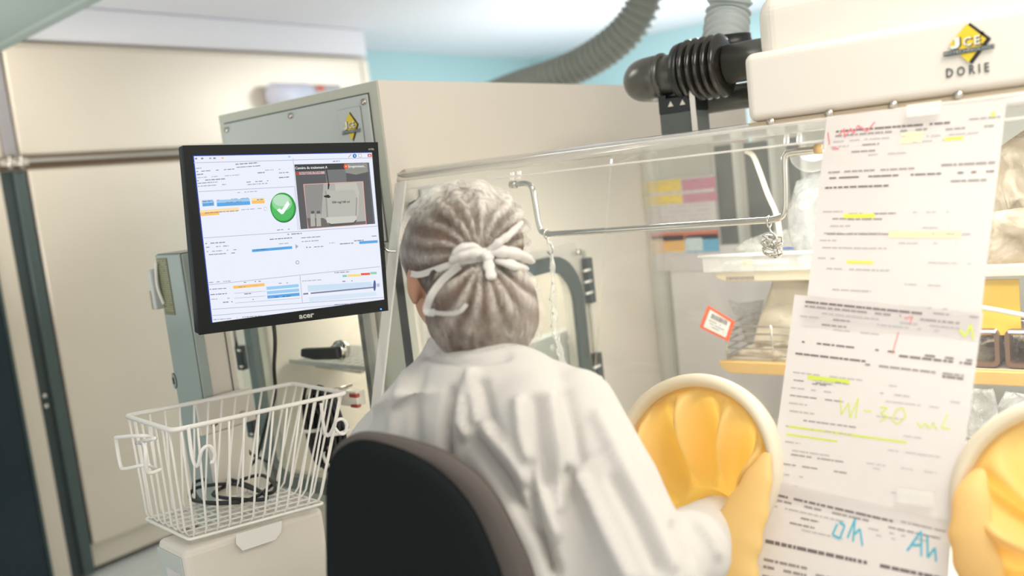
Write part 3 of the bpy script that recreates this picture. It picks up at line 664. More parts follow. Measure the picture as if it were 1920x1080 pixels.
# tabs
uir(BL, 162, 355, 222, 380); uir(BLL, 160, 348, 218, 364, .0015); uir(BLL, 236, 347, 408, 378, .0014, -.055); uir(BL, 238, 362, 410, 380, .0015, -.055); uir(OR, 418, 338, 484, 366, .0014, -.04); uir((.98, .75, .42), 417, 336, 482, 350, .0015, -.04)
uir((.98, .74, .40), 150, 400, 352, 418); uir(OR, 152, 412, 250, 430, .0015); utext(TX, 175, 412, 350, 4, .9, 5)
# green button with white tick
disc((.02, .13, .04), 583, 388, 66, 76, .0015, .04); disc((.05, .34, .07), 581, 384, 66, 76, .0017, .04); disc((.10, .52, .14), 580, 388, 58, 66, .0019, .04); disc((.30, .68, .33), 575, 360, 52, 44, .0021, .04); disc((.50, .76, .54), 572, 348, 42, 30, .0023, .04)
ui((.96, .97, 1), [(548, 398), (562, 390), (574, 398), (604, 350), (616, 368), (582, 418), (572, 420)], .0026)
disc(GL, 490, 392, 8, 10); disc((.9, .9, .97), 490, 392, 6, 8, .0019)
# the camera picture
GV = (.125, .125, .13)
ui(GV, [(640, 162), (1020, 152), (1052, 470), (673, 498)], .0016)
ui((.16, .17, .19), [(1020, 152), (1028, 152), (1060, 470), (1052, 470)], .0014)
ui((.07, .07, .075), [(640, 162), (1020, 152), (1023, 186), (644, 196)], .0018); ui((.30, .30, .27), [(898, 158), (1018, 154), (1023, 200), (960, 215), (905, 205)], .0019)
ui((.20, .20, .20), [(800, 190), (905, 186), (912, 258), (806, 262)], .0019)
ui((.85, .45, .40), [(686, 264), (997, 249), (1014, 474), (710, 497)], .0020)
ui((.46, .45, .41), [(690, 267), (993, 252), (1010, 471), (713, 494)], .0022)
ui((.30, .295, .28), [(690, 267), (790, 262), (788, 300), (780, 420), (770, 440), (705, 440)], .0024)
ui((.56, .54, .48), [(850, 262), (960, 256), (975, 300), (970, 430), (900, 445), (860, 440)], .0024)
ui((.17, .16, .15), [(705, 440), (790, 440), (830, 470), (1010, 455), (1010, 471), (713, 494)], .0024)
ui((.50, .49, .44), [(798, 300), (950, 292), (966, 335), (962, 440), (945, 468), (830, 478), (808, 466)], .0026); ui((.34, .34, .31), [(798, 300), (806, 300), (815, 440), (835, 478), (808, 466)], .0027); ui((.34, .34, .31), [(960, 335), (966, 335), (962, 440), (945, 468), (940, 466), (955, 440)], .0027)
ui((.62, .61, .56), [(803, 436), (962, 428), (962, 445), (945, 466), (830, 476), (808, 462)], .0028); ui((.12, .12, .12), [(810, 462), (830, 470), (945, 462), (960, 448), (962, 455), (945, 475), (828, 482)], .0030)
for x in (722, 752):
    ui((.46, .45, .40), [(x, 418), (x+22, 416), (x+26, 482), (x+2, 484)], .0028); ui((.12, .12, .12), [(x+3, 404), (x+20, 403), (x+21, 416), (x+4, 418)], .0028)
ui((.05, .05, .05), [(790, 325), (815, 318), (828, 330), (818, 336), (795, 332)], .0030); ui((.05, .05, .05), [(812, 262), (822, 262), (818, 290), (812, 290)], .0030)
ui((.08, .08, .08), [(800, 180), (808, 180), (820, 262), (814, 262)], .0022)
ui((.55, .08, .05), [(648, 202), (664, 201), (666, 215), (650, 216)], .0022); ui((.62, .42, .42), [(664, 201), (796, 197), (798, 211), (666, 215)], .0021)
disc((.85, .12, .04), 907, 172, 12, 13, .0024); disc((.95, .6, .5), 907, 172, 4, 5, .0026)
for k, (x0, y, x1) in enumerate(((828, 264, 880), (832, 300, 908), (834, 318, 905), (834, 336, 925), (936, 264, 958), (938, 298, 958), (940, 312, 958), (940, 356, 962))): utext((.12, .12, .11), x0, y, x1, 5, .95, k+40, -.02)
# gauges and bars
uir(BL, 420, 603, 628, 617, .0016, -.085); utext((.05, .2, .45), 430, 604, 500, 5, .8, 2); ui((.4, .4, .55), [(645, 576), (662, 586), (648, 600)], .0016); uir(BL, 976, 561, 1072, 575, .0016, -.07)
disc(TXL, 656, 670, 10, 10); disc((.85, .87, .95), 656, 670, 6, 6, .0019)
uir(OR, 322, 792, 485, 807, .0016, -.09); utext(TX, 350, 796, 450, 4, .9, 9)
for y in (797, 820, 842): uir(BLL if y < 840 else BL, 495+(y-797)*.1, y, 662+(y-797)*.1, y+16, .0016, -.09)
utext((.05, .15, .35), 535, 848, 620, 5, .9, 3); uir(TXL, 328, 830, 492, 832); uir(TXL, 330, 855, 492, 857); uir(TXL, 332, 880, 670, 882)
uir((.25, .62, .40), 890, 736, 912, 746, .0016, -.05); uir((.95, .72, .25), 915, 733, 984, 745, .0016, -.05); uir((.80, .12, .08), 985, 726, 1032, 737, .0016, -.05); uir((.30, .65, .42), 1034, 720, 1067, 732, .0016, -.05)
ui((.62, .76, .90), [(708, 790), (1040, 770), (1048, 800), (712, 822)], .0015); ui((.68, .80, .92), [(715, 850), (1065, 822), (1068, 842), (720, 875)], .0015)
ui((.22, .23, .34), [(686, 830), (1052, 796), (1052, 803), (686, 838)], .0018); disc((.10, .14, .30), 1056, 790, 7, 28, .0020); disc((.5, .5, .75), 1075, 788, 8, 10, .0018); ui((.9, .9, 1), [(712, 826), (724, 825), (724, 836), (712, 837)], .0022)
disc((.4, .3, .35), 705, 592, 4, 4)
for colr, quads in UI.items():
    q = MB()
    for pts_ in quads: q.add(pts_, [list(range(len(pts_)))])
    scp.append(q.build('screen_graphics', emi(colr)))
def mtext(t, zx, zy, size, colr, parent, c=.0028, sx=1., m=None, ang=-.07, bold=0.):
    u_, v_ = zq(zx, zy); u2, v2 = zq(zx+100, zy+100*ang); ex = (fM(u2, v2)-fM(u_, v_)).normalized(); fr = frame(fM(u_, v_), ex, fM.n.cross(ex))
    q = MB(); q.text(t, fr, 0, 0, size, c, .00005, sx, 'LEFT', bold); return q.build('brand_lettering', m or emi(colr), parent)
scp.append(mtext('Caméra du traitement A', 644, 187, .0062, (.85, .85, .85), None, ang=-.03, sx=.95, bold=.0001))
scp.append(mtext('Enregistrement...', 918, 178, .0058, (.85, .85, .85), None, ang=-.03, sx=.85, bold=.0001))
scp.append(mtext('Seringue de 50 mL', 668, 211, .0052, (.12, .05, .05), None, ang=-.03))
scp.append(mtext('500 mg/100 ml', 834, 364, .0056, (.03, .03, .03), None, .0034, ang=-.04, bold=.0001))
join('screen', scp, mon)
mtext('acer', 664, 962, .0135, None, mon, .0032, 1.15, mat('brand_silver', (.55, .55, .52), .3, metal=.3), -.13, .0004)
mtext('V173L', 1022, 88, .0045, None, mon, .0032, 1., m_steel2, -.03)
q = MB(); lu, lv = zq(1087, 912); q.ball(fM(lu, lv, .0034), (.0014,)*3, 10); q.build('power_light', m_led, mon)
# rear mount reaching back to the column top, hook at right edge
q = MB(); q.tube([fM(0, 0, -.05), fM(-.02, .0, -.14), Vector((K.x+.0, K.y+.12, kt-.05))], .014, 12); q.build('support_arm', m_dkgrey, mon)
hu, hv = fM.uv(728, 468); q = MB(); q.tube(smoothpath([fM(MW/2-.002, hv+.004, -.01), fM(MW/2+.004, hv+.002, -.004), fM(MW/2+.010, hv-.003, .0), fM(MW/2+.022, hv-.004, .004)]), .0024, 8); q.build('side_hook', m_chrome, mon)
q = MB(); q.ball(fM(MW/2+.002, hv+.006, -.008), (.005, .005, .008), 10); q.build('hook_clip', m_black, mon)

# ================================================================== ISOLATOR
TH = .332; pn = Vector((0, -math.cos(TH), math.sin(TH))); pu = Vector((0, math.sin(TH), math.cos(TH)))   # panel normal (towards operator), up the slope
fP = frame((-1.33, 1.346, 1.369), X, pu)
XR = .55
iso = thing('isolator_chamber', 'clear acrylic glove isolator chamber with a sloping front panel', 'isolator', (-.4, 1.7, .6))
LEN = .80
def ringpt(cx, cz_, R, an, off):
    return fP(cx+R*math.cos(an), cz_+R*math.sin(an), off)
RC = [(-.615+1.33, None), (-.14+1.33, None)]
def pcoord(x, y, z): v = Vector((x, y, z))-fP.o; return v.dot(fP.ex), v.dot(fP.ey)
RCs = [pcoord(-.617, 1.183, .895), pcoord(-.135, 1.181, .890)]
# front panel with two round holes: three strips between/around the holes
NS = 48
def hole_block(x0, x1, cx, cy, r):
    o_, i_ = [], []
    y0_, y1_ = -LEN, 0.
    for k in range(NS):
        an = 2*math.pi*k/NS; c_, s_ = math.cos(an), math.sin(an)
        ts = []
        if c_ > 1e-9: ts.append((x1-cx)/c_)
        if c_ < -1e-9: ts.append((x0-cx)/c_)
        if s_ > 1e-9: ts.append((y1_-cy)/s_)
        if s_ < -1e-9: ts.append((y0_-cy)/s_)
        t = min(ts); o_.append((cx+c_*t, cy+s_*t)); i_.append((cx+r*c_, cy+r*s_))
    return o_, i_
q = MB(); xm = (RCs[0][0]+RCs[1][0])/2
xL = RCs[0][0]-.2; xRr = RCs[1][0]+.2
q.fbox(fP, (0, -LEN, -.008), (xL, 0, 0)); q.fbox(fP, (xRr, -LEN, -.008), (XR+1.33, 0, 0))
for (cx, cy), x0, x1 in ((RCs[0], xL, xm), (RCs[1], xm, xRr)):
    o_, i_ = hole_block(x0, x1, cx, cy, .118)
    q.ringprism([fP(a_, b_, 0) for a_, b_ in o_], [fP(a_, b_, 0) for a_, b_ in i_], fP.n*-.008)
q.build('front_panel', m_acr, iso)
q = MB()    # bent top edge: quarter turn from the slope into the roof
def bendpt(u_, v_, r):
    an = TH+(math.pi/2-TH)*v_     # from slope normal to vertical
    c = Vector((0, 1.346, 1.369))-pn*.03
    n_ = Vector((0, -math.cos(an), math.sin(an))); return Vector((-1.33+u_*(XR+1.33), 0, 0))+c+n_*r
vs = []
q.grid(lambda u_, v_: bendpt(u_, v_, .03), 1, 8); q.build('top_bend', m_acrm, iso, solid=.006)
rz = bendpt(0, 1, .03)
MB().box((-1.33, rz.y, rz.z-.006), (XR, 2.40, rz.z)).build('roof', m_acr, iso)
MB().box((-1.325, 2.392, .55), (XR, 2.40, rz.z-.007)).build('back_panel', m_acr, iso)
q = MB(); q.fbox(fP, (.002, -LEN, .001), (.030, -.004, .006)); q.build('left_edge_strip', m_acre, iso, bevel=.002)
q = MB(); q.cyl(bendpt(0, .35, .0335), bendpt(1, .35, .0335), .0028, seg=8); q.build('upper_edge_highlight', m_acre, iso)  # hazy rod standing in for the bright highlight along the bend
q = MB(); q.fbox(fP, (.0, -.020, .0005), (XR+1.33, -.017, .003)); q.build('lower_edge_highlight', m_acre, iso)  # hazy strip drawing the second bright line of that highlight band
q = MB(); q.box((-1.325, 2.34, .6), (-1.29, 2.39, rz.z-.01)); q.build('corner_post', m_acrm, iso, bevel=.01)
MB().box((-1.33, 1.10, .575), (XR, 2.40, .60)).build('work_floor', m_white, iso, bevel=.005)
for x_ in (-1.25, .45):
    for y_ in (1.25, 2.3): MB().box((x_-.025, y_-.025, 0), (x_+.025, y_+.025, .574)).build('leg', m_steel2, iso)
q = MB()
for k, (x_, y_) in enumerate(((975, 330), (962, 332), (1476, 262), (1500, 260))):
    u_, v_ = fP.uv(x_, y_); MB().fbox(fP, (u_-.003, v_-.008, .0005), (u_+.003, v_+.008, .006)).build('clear_stud', m_acrm, iso)

# milky film on the lower back, posters
sh_ = MB().box((-1.28, 2.380, .60), (-.93, 2.384, 1.095)).build('film_sheet', m_sheet); tag(sh_, 'milky film sheet hanging on the back of the isolator below the coloured tables', 'plastic sheet')
fK = frame((-1.40, 2.376, 1.0), X, Z)
def poster(name, label, px4):
    (ax, ay), (bx, by) = px4; u0, v0 = fK.uv(ax, ay); u1, v1 = fK.uv(bx, by)
    t = [MB().fbox(fK, (u0, v1, 0), (u1, v0, .0008)).build('sheet', m_paperp)]; return t, u0, v0, u1, v1
p1, u0, v0, u1, v1 = poster('', '', ((1163, 345), (1345, 425)))
def cell(t, m_, x0, y0, x1, y1, c=.0012, nm='coloured_cells'):
    a0, b0 = fK.uv(x0, y0); a1, b1 = fK.uv(x1, y1); q = MB(); q.quad(fK(a0, b0, c), fK(a1, b0, c), fK(a1, b1, c), fK(a0, b1, c)); t.append(q.build(nm, m_))
mY = mat('table_yellow', (.90, .68, .10), .6); mP = mat('table_pink', (.62, .26, .36), .6); mO = mat('table_orange', (.88, .48, .10), .6); mOl = mat('table_pale_orange', (.85, .62, .42), .6)
mBl = mat('table_blue', (.10, .42, .68), .6); mBll = mat('table_pale_blue', (.60, .72, .76), .6); mRd = mat('table_red', (.66, .14, .06), .6)
cell(p1, mY, 1207, 342, 1278, 357); cell(p1, mY, 1209, 369, 1280, 381); cell(p1, mP, 1278, 337, 1343, 352); cell(p1, mP, 1280, 364, 1345, 376)
q = MB()
for k in range(9): words(q, fK, u0+.012, u1-.02, v0-.012-k*(v0-v1-.02)/9, .0022, .0016, k, .55)
for k in range(6): words(q, fK, u0+.012, u0+.05, v0-.03-k*.018, .0022, .0016, k+30, .9)
p1.append(q.build('print', m_inkl)); join('notice_sheet', p1, label='printed notice with yellow and pink table cells, upper of the two behind the rail', cat='notice')
p2, u0, v0, u1, v1 = poster('', '', ((1168, 440), (1350, 506)))
cell(p2, mRd, 1169, 441, 1348, 447); cell(p2, mat('table_grey', (.55, .50, .50), .6), 1169, 448, 1215, 474); cell(p2, mO, 1215, 444, 1285, 471); cell(p2, mOl, 1216, 450, 1246, 470, .0014); cell(p2, mBl, 1285, 441, 1349, 471); cell(p2, mBll, 1286, 447, 1319, 470, .0014)
q = MB()
for k in range(4): words(q, fK, u0+.02+.03*(k % 2), u1-.02, v0-.035-k*.011, .0018, .0018, k+60, .5)
p2.append(q.build('print', m_inkl)); join('notice_sheet', p2, label='printed notice with red bar and orange and blue cells, lower of the two', cat='notice')
# -- rail with its bends, studs
YR = 1.5
def R_(x, y, yy=YR): return P(x, y, 1, yy)
rail = thing('hanging_rail', 'bent chrome rail running across the inside of the isolator front', 'rail', R_(1240, 425))
q = MB(); pth = []
key = [R_(963, 346), R_(985, 344), R_(997, 352), R_(1003, 380), R_(1010, 420), R_(1016, 434), R_(1030, 439)]
key2 = [R_(1440, 413), R_(1462, 408), R_(1471, 395), R_(1472, 350), R_(1471, 305), R_(1474, 290), R_(1487, 285), R_(1535, 280)]
q.tube(smoothpath(key, 5)+smoothpath(key2, 5), .0058, 12); q.build('bar', m_chrome, rail)
for x_, y_ in ((958, 346), (1540, 279)):
    q = MB(); q.cyl(R_(x_, y_), R_(x_+(10 if x_ < 1000 else -12), y_), .008); q.build('end_fitting', m_amber if x_ > 1000 else m_chrome, rail)
def shook(x, y, yy, lab):
    t = thing('hook', lab, 'hook', R_(x, y, yy)); q = MB(); c = R_(x, y, yy)
    q.tube([c+Vector((.0*k, .0095*math.cos(k*math.pi/6), .0095*math.sin(k*math.pi/6)+.0)) for k in range(12)], .0017, 6, closed=True)
    q.tube(smoothpath([c+Vector(p) for p in ((0, 0, -.0095), (.002, 0, -.018), (.010, 0, -.026), (.011, 0, -.036), (.004, 0, -.042), (-.004, 0, -.036))]), .0019, 8)
    q.build('wire', m_chrome, t); return c
hA = shook(1025, 439, YR, 'small wire hook at the left end of the chrome rail')
hB = shook(1442, 416, YR, 'small wire hook at the right end of the chrome rail')
q = MB(); c = hB+Vector((0, 0, -.035)); R0 = random.Random(2)
for k in range(5): q.tube([c+Vector((R0.uniform(-.01, .01)+.011*math.cos(t*.6283+k), .006*math.sin(t*1.2), .012*math.sin(t*.6283+k)-.004*k)) for t in range(10)], .002, 6, closed=True)
tag(q.build('ring_cluster', m_chrome), 'bunch of small metal rings hanging from the right hook of the rail', 'rings')
# clear crinkled sleeve hanging from the left hook
q = MB(); pa = [R_(1030, 452), R_(1036, 500), R_(1038, 560), R_(1040, 610), R_(1048, 650), R_(1056, 685), R_(1064, 712)]; pth = smoothpath(pa, 6); n_ = len(pth)
q.tube(pth, [.006+.003*math.sin(i*1.3)+.008*i/n_ for i in range(n_)], 10, flat=[.003+.001*math.sin(i*2.1) for i in range(n_)])
slv = tag(q.build('plastic_sleeve', m_bag), 'narrow crinkled clear plastic sleeve hanging from the left hook of the rail', 'plastic sleeve')
for i in range(3, n_-4, 3): MB().ball(pth[i]+Vector((.004*math.sin(i*3), -.009, 0)), (.0012, .0008, .004), 6).build('black_mark', m_inkd, slv)
q = MB(); q.ball(pth[-1]+Z*.004, (.006, .004, .006), 8); q.build('yellow_tip', m_amber, slv)

# -- dark uprights at the back with bright edges, seen through the panel
for (x0, x1, yy, lab) in ((1338, 1371, 2.55, 'dark grey upright profile right beside the coloured notices'), (1394, 1440, 2.62, 'dark grey upright profile behind the cream cable'), (1474, 1499, 2.7, 'narrow dark grey upright profile behind the right bend of the rail')):
    a_, b_ = P(x0, 285, 1, yy), P(x1, 285, 1, yy); w_ = b_.x-a_.x
    t = thing('upright_profile', lab, 'post', (a_.x+w_/2, yy, 0)); MB().box((a_.x, yy, 0.0), (b_.x, yy+.05, 1.375)).build('profile', m_dkgrey, t, bevel=.003)
    MB().box((b_.x+.001, yy-.002, .0), (b_.x+.009, yy+.03, 1.375)).build('bright_edge', m_white, t, bevel=.002)
# pale panel that stands behind the uprights
wp = MB().box((-1.33, 3.17, 0), (2.2, 3.21, 1.60)); tag(wp.build('rear_partition', mat('pale_partition', (.84, .82, .78), .6)), 'pale partition panel standing behind the isolator and its dark uprights', 'partition')
# cream cable
q = MB(); q.tube(smoothpath([P(1398, 283, 1, 1.9), P(1412, 292, 1, 1.9), P(1424, 320, 1, 1.9), P(1440, 365, 1, 1.9), P(1455, 400, 1, 1.9), P(1462, 440, 1, 1.9), P(1462, 480, 1, 1.95)]), .0058, 10)
tag(q.build('cream_cable', m_ccable), 'cream cable curving down from the isolator roof beside the rail bend', 'cable')

# -- shelves
YS = 1.9
def shelf(lab, xl, yl, m_, th):
    a_ = P(xl, yl, 1, YS); t = thing('supply_shelf', lab, 'shelf', (a_.x+.4, YS+.15, a_.z-th)); zt = a_.z
    fr = frame((a_.x, YS, zt), X, Z)
    q = MB(); q.prism([Vector((a_.x+.0, YS, zt)), Vector((XR-.05, YS, zt)), Vector((XR-.05, YS, zt-th)), Vector((a_.x+.03, YS, zt-th)), Vector((a_.x+.008, YS, zt-th*.6))], (0, .018, 0)); q.build('front_lip', m_, t, bevel=.003)
    MB().box((a_.x+.004, YS+.0185, zt-.007), (XR-.05, YS+.32, zt-.002)).build('board', m_cream2, t)
    for x_ in (a_.x+.35, XR-.1): MB().box((x_, YS+.3, .561), (x_+.025, YS+.33, zt-.008)).build('support', m_steel2, t)
    return a_
s1 = shelf('cream shelf inside the isolator, upper of the two, under the clear bags', 1336, 512, m_cream2, .022)
s2 = shelf('amber shelf inside the isolator, lower of the two, under the wire tray', 1346, 677, m_amber, .028)
# wire tray on the lower shelf
fS = frame((s2.x+.02, YS+.012, s2.z), X, Z)
tr = thing('wire_tray', 'flat grey wire tray holding paper pouches on the amber shelf', 'tray', fS(.15, 0, 0))
for k in range(5):
    q = MB(); zz = .012+.017*k; L_ = .34
    q.tube([fS(L_, zz, 0), fS(0, zz, 0), fS(0, zz, -.16), fS(L_, zz, -.16)], .0024, 6); q.build('side_wire', m_steel2, tr)
for x_ in (.0, .11, .22, .33):
    q = MB(); q.tube([fS(x_, .084, .002), fS(x_, .004, .002), fS(x_, .004, -.162), fS(x_, .084, -.162)], .0022, 6); q.build('upright_wire', m_steel2, tr)
def sheetpoly(name, px, yy, m_, lab, cat, th=.004, wav=.012, group=None, ythick=0.):
    """a crumpled pouch: outline grid subdivided, pushed in and out; closed both sides"""
    pts_ = [P(x_, y_, 1, yy) for x_, y_ in px]; c = sum(pts_, Vector())/len(pts_); n = len(pts_); RR = 7; q = MB(); vs = []; fs = []
    per = []
    for i in range(n):
        for t in (0, .25, .5, .75): per.append(lp(pts_[i], pts_[(i+1) % n], t))
    m2 = len(per)
    for s_ in (-1, 1):
        base = len(vs)
        for j in range(RR+1):
            f_ = 1-j/RR
            for p in per:
                v = lp(c, p, f_); nz = noise.noise(v*18+Vector((yy*7, 3, s_*.7)))*wav+noise.noise(v*45)*wav*.5
                bul = (1-f_**2)*(th+ythick)*s_*.5+s_*.0008
                vs.append(Vector((v.x, yy+nz+bul, v.z)))
        for j in range(RR):
            for i in range(m2): fs.append([base+j*m2+i, base+j*m2+(i+1) % m2, base+(j+1)*m2+(i+1) % m2, base+(j+1)*m2+i])
    M2 = (RR+1)*m2
    for i in range(m2): fs.append([i, (i+1) % m2, M2+(i+1) % m2, M2+i])
    q.add(vs, fs, True); return tag(q.build(name, m_), lab, cat, group)
sheetpoly('kraft_pouch', ((1455, 512), (1530, 528), (1520, 640), (1492, 650), (1412, 645), (1420, 610)), 1.95, m_kraft, 'beige paper pouch standing upright in the wire tray', 'pouch', .01)
sheetpoly('clear_pouch', ((1367, 563), (1385, 568), (1432, 562), (1420, 620), (1412, 650), (1400, 640)), 2.02, m_bag2, 'crumpled clear pouch poking out at the left of the beige paper pouch', 'pouch', .012)
sheetpoly('paper_packet', ((1385, 660), (1420, 640), (1490, 645), (1490, 684), (1392, 678)), 1.96, m_kraft, 'low beige packet lying at the bottom of the wire tray', 'packet', .02)
sheetpoly('plastic_bag', ((1375, 470), (1400, 450), (1440, 435), (1476, 430), (1505, 448), (1500, 476), (1440, 480)), 2.04, m_bag, 'clear printed bag lying on the upper shelf below the right hook', 'bag', .03)
mk = MB(); a_ = P(1468, 465, 1, 2.015); mk.box((a_.x, 2.013, a_.z-.004), (a_.x+.03, 2.0155, a_.z+.002))
mk = mk.build('blue_print_strip', mat('blue_print', (.10, .18, .45), .5)); tag(mk, 'small dark blue printed strip on the clear bag at the right hook', 'label')
sheetpoly('plastic_bag', ((1495, 340), (1530, 322), (1550, 330), (1545, 500), (1500, 500), (1480, 440), (1478, 390)), 1.97, m_bag2, 'large cloudy rounded bag behind the right bend of the rail', 'bag', .05)
# flat clear tray with syringe pouches on upper shelf
c_ = P(1420, 492, 1, 1.93)
tb = thing('clear_tray', 'shallow clear tray with rolled edges on the upper shelf', 'tray', (c_.x, 1.93, s1.z))
q = MB(); a_, b_ = P(1320, 488, 1, 1.90), P(1545, 500, 1, 1.90); q.box((a_.x, 1.893, s1.z+.004), (b_.x, 1.898, a_.z+.008)); q.box((a_.x, 1.898, s1.z+.001), (b_.x, 2.15, s1.z+.004)); q.build('tray_body', m_acrm, tb)
q = MB(); q.cyl((a_.x-.01, 1.893, a_.z+.010), (b_.x, 1.893, a_.z+.010), .004); q.build('rolled_edge', m_acre, tb)
sy = thing('syringe_pouch', 'long pouch with an orange mark lying in the clear tray', 'syringe', (c_.x, 1.95, s1.z+.01))
a_ = P(1360, 500, 1, 1.94); b_ = P(1480, 503, 1, 1.94)
q = MB(); q.cyl(Vector((a_.x, 1.94, s1.z+.016)), Vector((b_.x, 1.94, s1.z+.016)), .006, seg=12); q.build('barrel', m_bag2, sy)
q = MB(); m_2 = a_.x+(b_.x-a_.x)*.30; q.cyl((m_2, 1.94, s1.z+.016), (m_2+.022, 1.94, s1.z+.016), .0068, seg=12); q.build('orange_mark', m_amber, sy)
q = MB(); fr_ = frame((s1.x+.03, YS-.002, s1.z-.012), X, Z)
for k in range(16): q.fbox(fr_, (.004+k*.0042, -.003+.001*math.sin(k*2), .0), (.006+k*.0042, .003+.001*math.cos(k*3), .0015))
tag(q.build('handwriting_strip', m_inkd), 'small dark handwriting on the front lip of the upper cream shelf', 'label')
# red framed tag
tq = [P(*p, 1, 1.885) for p in ((1327, 572), (1378, 603), (1366, 641), (1311, 614))]
tg_ = [MB().prism(tq, (0, .0015, 0)).build('card', m_red)]
ce = sum(tq, Vector())/4; iq = [ce+(p-ce)*.76 for p in tq]; tg_.append(MB().prism([p-Y*.0006 for p in iq], (0, .0006, 0)).build('white_field', m_white)) 
fG2 = frame(iq[3]-Y*.0012, (iq[2]-iq[3]), (iq[0]-iq[3])); W_, H_ = (iq[2]-iq[3]).length, (iq[0]-iq[3]).length; q = MB()
x_ = W_*.15
while x_ < W_*.82:
    w_ = random.uniform(.0006, .0018); q.fbox(fG2, (x_, H_*.62, -.0001), (x_+w_, H_*.88, .0001)); x_ += w_+random.uniform(.0008, .0016)
for k in range(3): words(q, fG2, W_*.12, W_*.85, H_*(.45-.14*k), .0016, 0, k)
tg_.append(q.build('barcode', m_inkd)); join('barcode_tag', tg_, label='orange-red framed tag with a barcode hanging at the left of the wire tray', cat='tag')
# -- round glassy lamp at the right end of the rail
lc = P(1522, 296, 1, 1.8)
lm = thing('glass_bowl', 'small round clear bowl behind the right end of the rail', 'bowl', lc)
q = MB(); q.grid(lambda u_, v_: lc+Vector((.042*math.cos(u_*2*math.pi)*math.sin(v_*1.6), .042*math.sin(u_*2*math.pi)*math.sin(v_*1.6), -.036*math.cos(v_*1.6)+.008)), 24, 8, True); q.build('bowl_shell', m_acr, lm)
q = MB(); q.tube([lc+Vector((.042*math.cos(k*.2618), .042*math.sin(k*.2618), .010)) for k in range(24)], .003, 8, closed=True); q.build('bowl_rim', m_chrome, lm)

# -- right side behind the sheets
fq = lambda x_, y_, yy: P(x_, y_, 1, yy)
sheetpoly('brown_plastic_bundle', ((1840, 300), (1925, 240), (1990, 300), (1990, 505), (1835, 505)), 1.99, m_bagb, 'brownish crumpled plastic packs filling the upper shelf at the right edge', 'bag', .05, .03)
sheetpoly('brown_plastic_bundle', ((1835, 400), (1990, 380), (1990, 500), (1832, 505)), 1.94, m_bagb, 'folded brown plastic pack at the front of the upper shelf, right edge', 'bag', .03, .02)
a_ = fq(1790, 526, 1.945); b_ = fq(1914, 610, 1.945); q = MB().box((a_.x, 1.945, b_.z-.02), (b_.x, 1.951, a_.z)); tag(q.build('yellow_board', m_yelp), 'plain yellow board standing between the shelves at the right edge', 'board')
q = MB(); q.tube(smoothpath([fq(1780, 570, 1.90), fq(1850, 578, 1.90), (fq(1925, 592, 1.90)), fq(1990, 600, 1.90)]), .005, 8); tag(q.build('grey_tube', m_ccable), 'thin grey-beige tube crossing in front of the yellow board', 'tube')
sheetpoly('foil_pack', ((1800, 608), (1925, 602), (1990, 612), (1990, 650), (1800, 655)), 1.99, m_foil, 'shiny silver foil pack below the yellow board', 'pack', .03, .02)
sheetpoly('foil_pack', ((1810, 645), (1880, 650), (1876, 700), (1810, 710)), 1.97, m_bagb, 'dull brown pack under the silver foil pack', 'pack', .03, .02)
def basket_tray(x0, x1, lab):
    a_, b_ = fq(x0, 645, 1.93), fq(x1, 708, 1.93); t = thing('brown_tray', lab, 'tray', ((a_.x+b_.x)/2, 1.98, s2.z)); fr = frame((a_.x, 1.93, s2.z+.001), X, Z); W_ = b_.x-a_.x
    MB().ringprism(rrect(fr, 0, 0, W_, .075, .012, 0, 4), rrect(fr, .008, .008, W_-.008, .067, .008, 0, 4), (0, .12, 0)).build('tray_frame', m_brown, t)
    MB().fbox(fr, (.009, .009, -.12), (W_-.009, .066, -.115)).build('tray_back', m_brown, t)
    for k in range(3): MB().ball(fr(.02, .015+.02*k, .001), (.004, .001, .004), 8).build('dark_stud', m_black, t)
    q = MB(); q.fbox(fr, (.006, .068, -.1), (W_-.004, .074, .004)); q.build('bright_lid_edge', mat('lid_blue_white', (.62, .66, .85), .3), t, bevel=.002)
basket_tray(1884, 1990, 'brown lidded tray with a pale edge at the right end of the amber shelf')
basket_tray(1800, 1876, 'brown tray half hidden behind the paper sheets on the amber shelf')
for k, px_ in enumerate((((1815, 735), (1860, 730), (1872, 780), (1850, 840), (1805, 820)), ((1850, 800), (1885, 735), (1925, 740), (1930, 790), (1870, 830)), ((1790, 830), (1850, 820), (1862, 850), (1800, 890), (1780, 880)))):
    sheetpoly('cloudy_bag', px_, 1.72+.04*k, m_bag2, ('upright cloudy plastic bag below the amber shelf, left of the pair at the right edge', 'cloudy plastic bag below the amber shelf, rightmost, touching the frame edge', 'low cloudy plastic bag just above the right glove port')[k], 'bag', .03, .03)

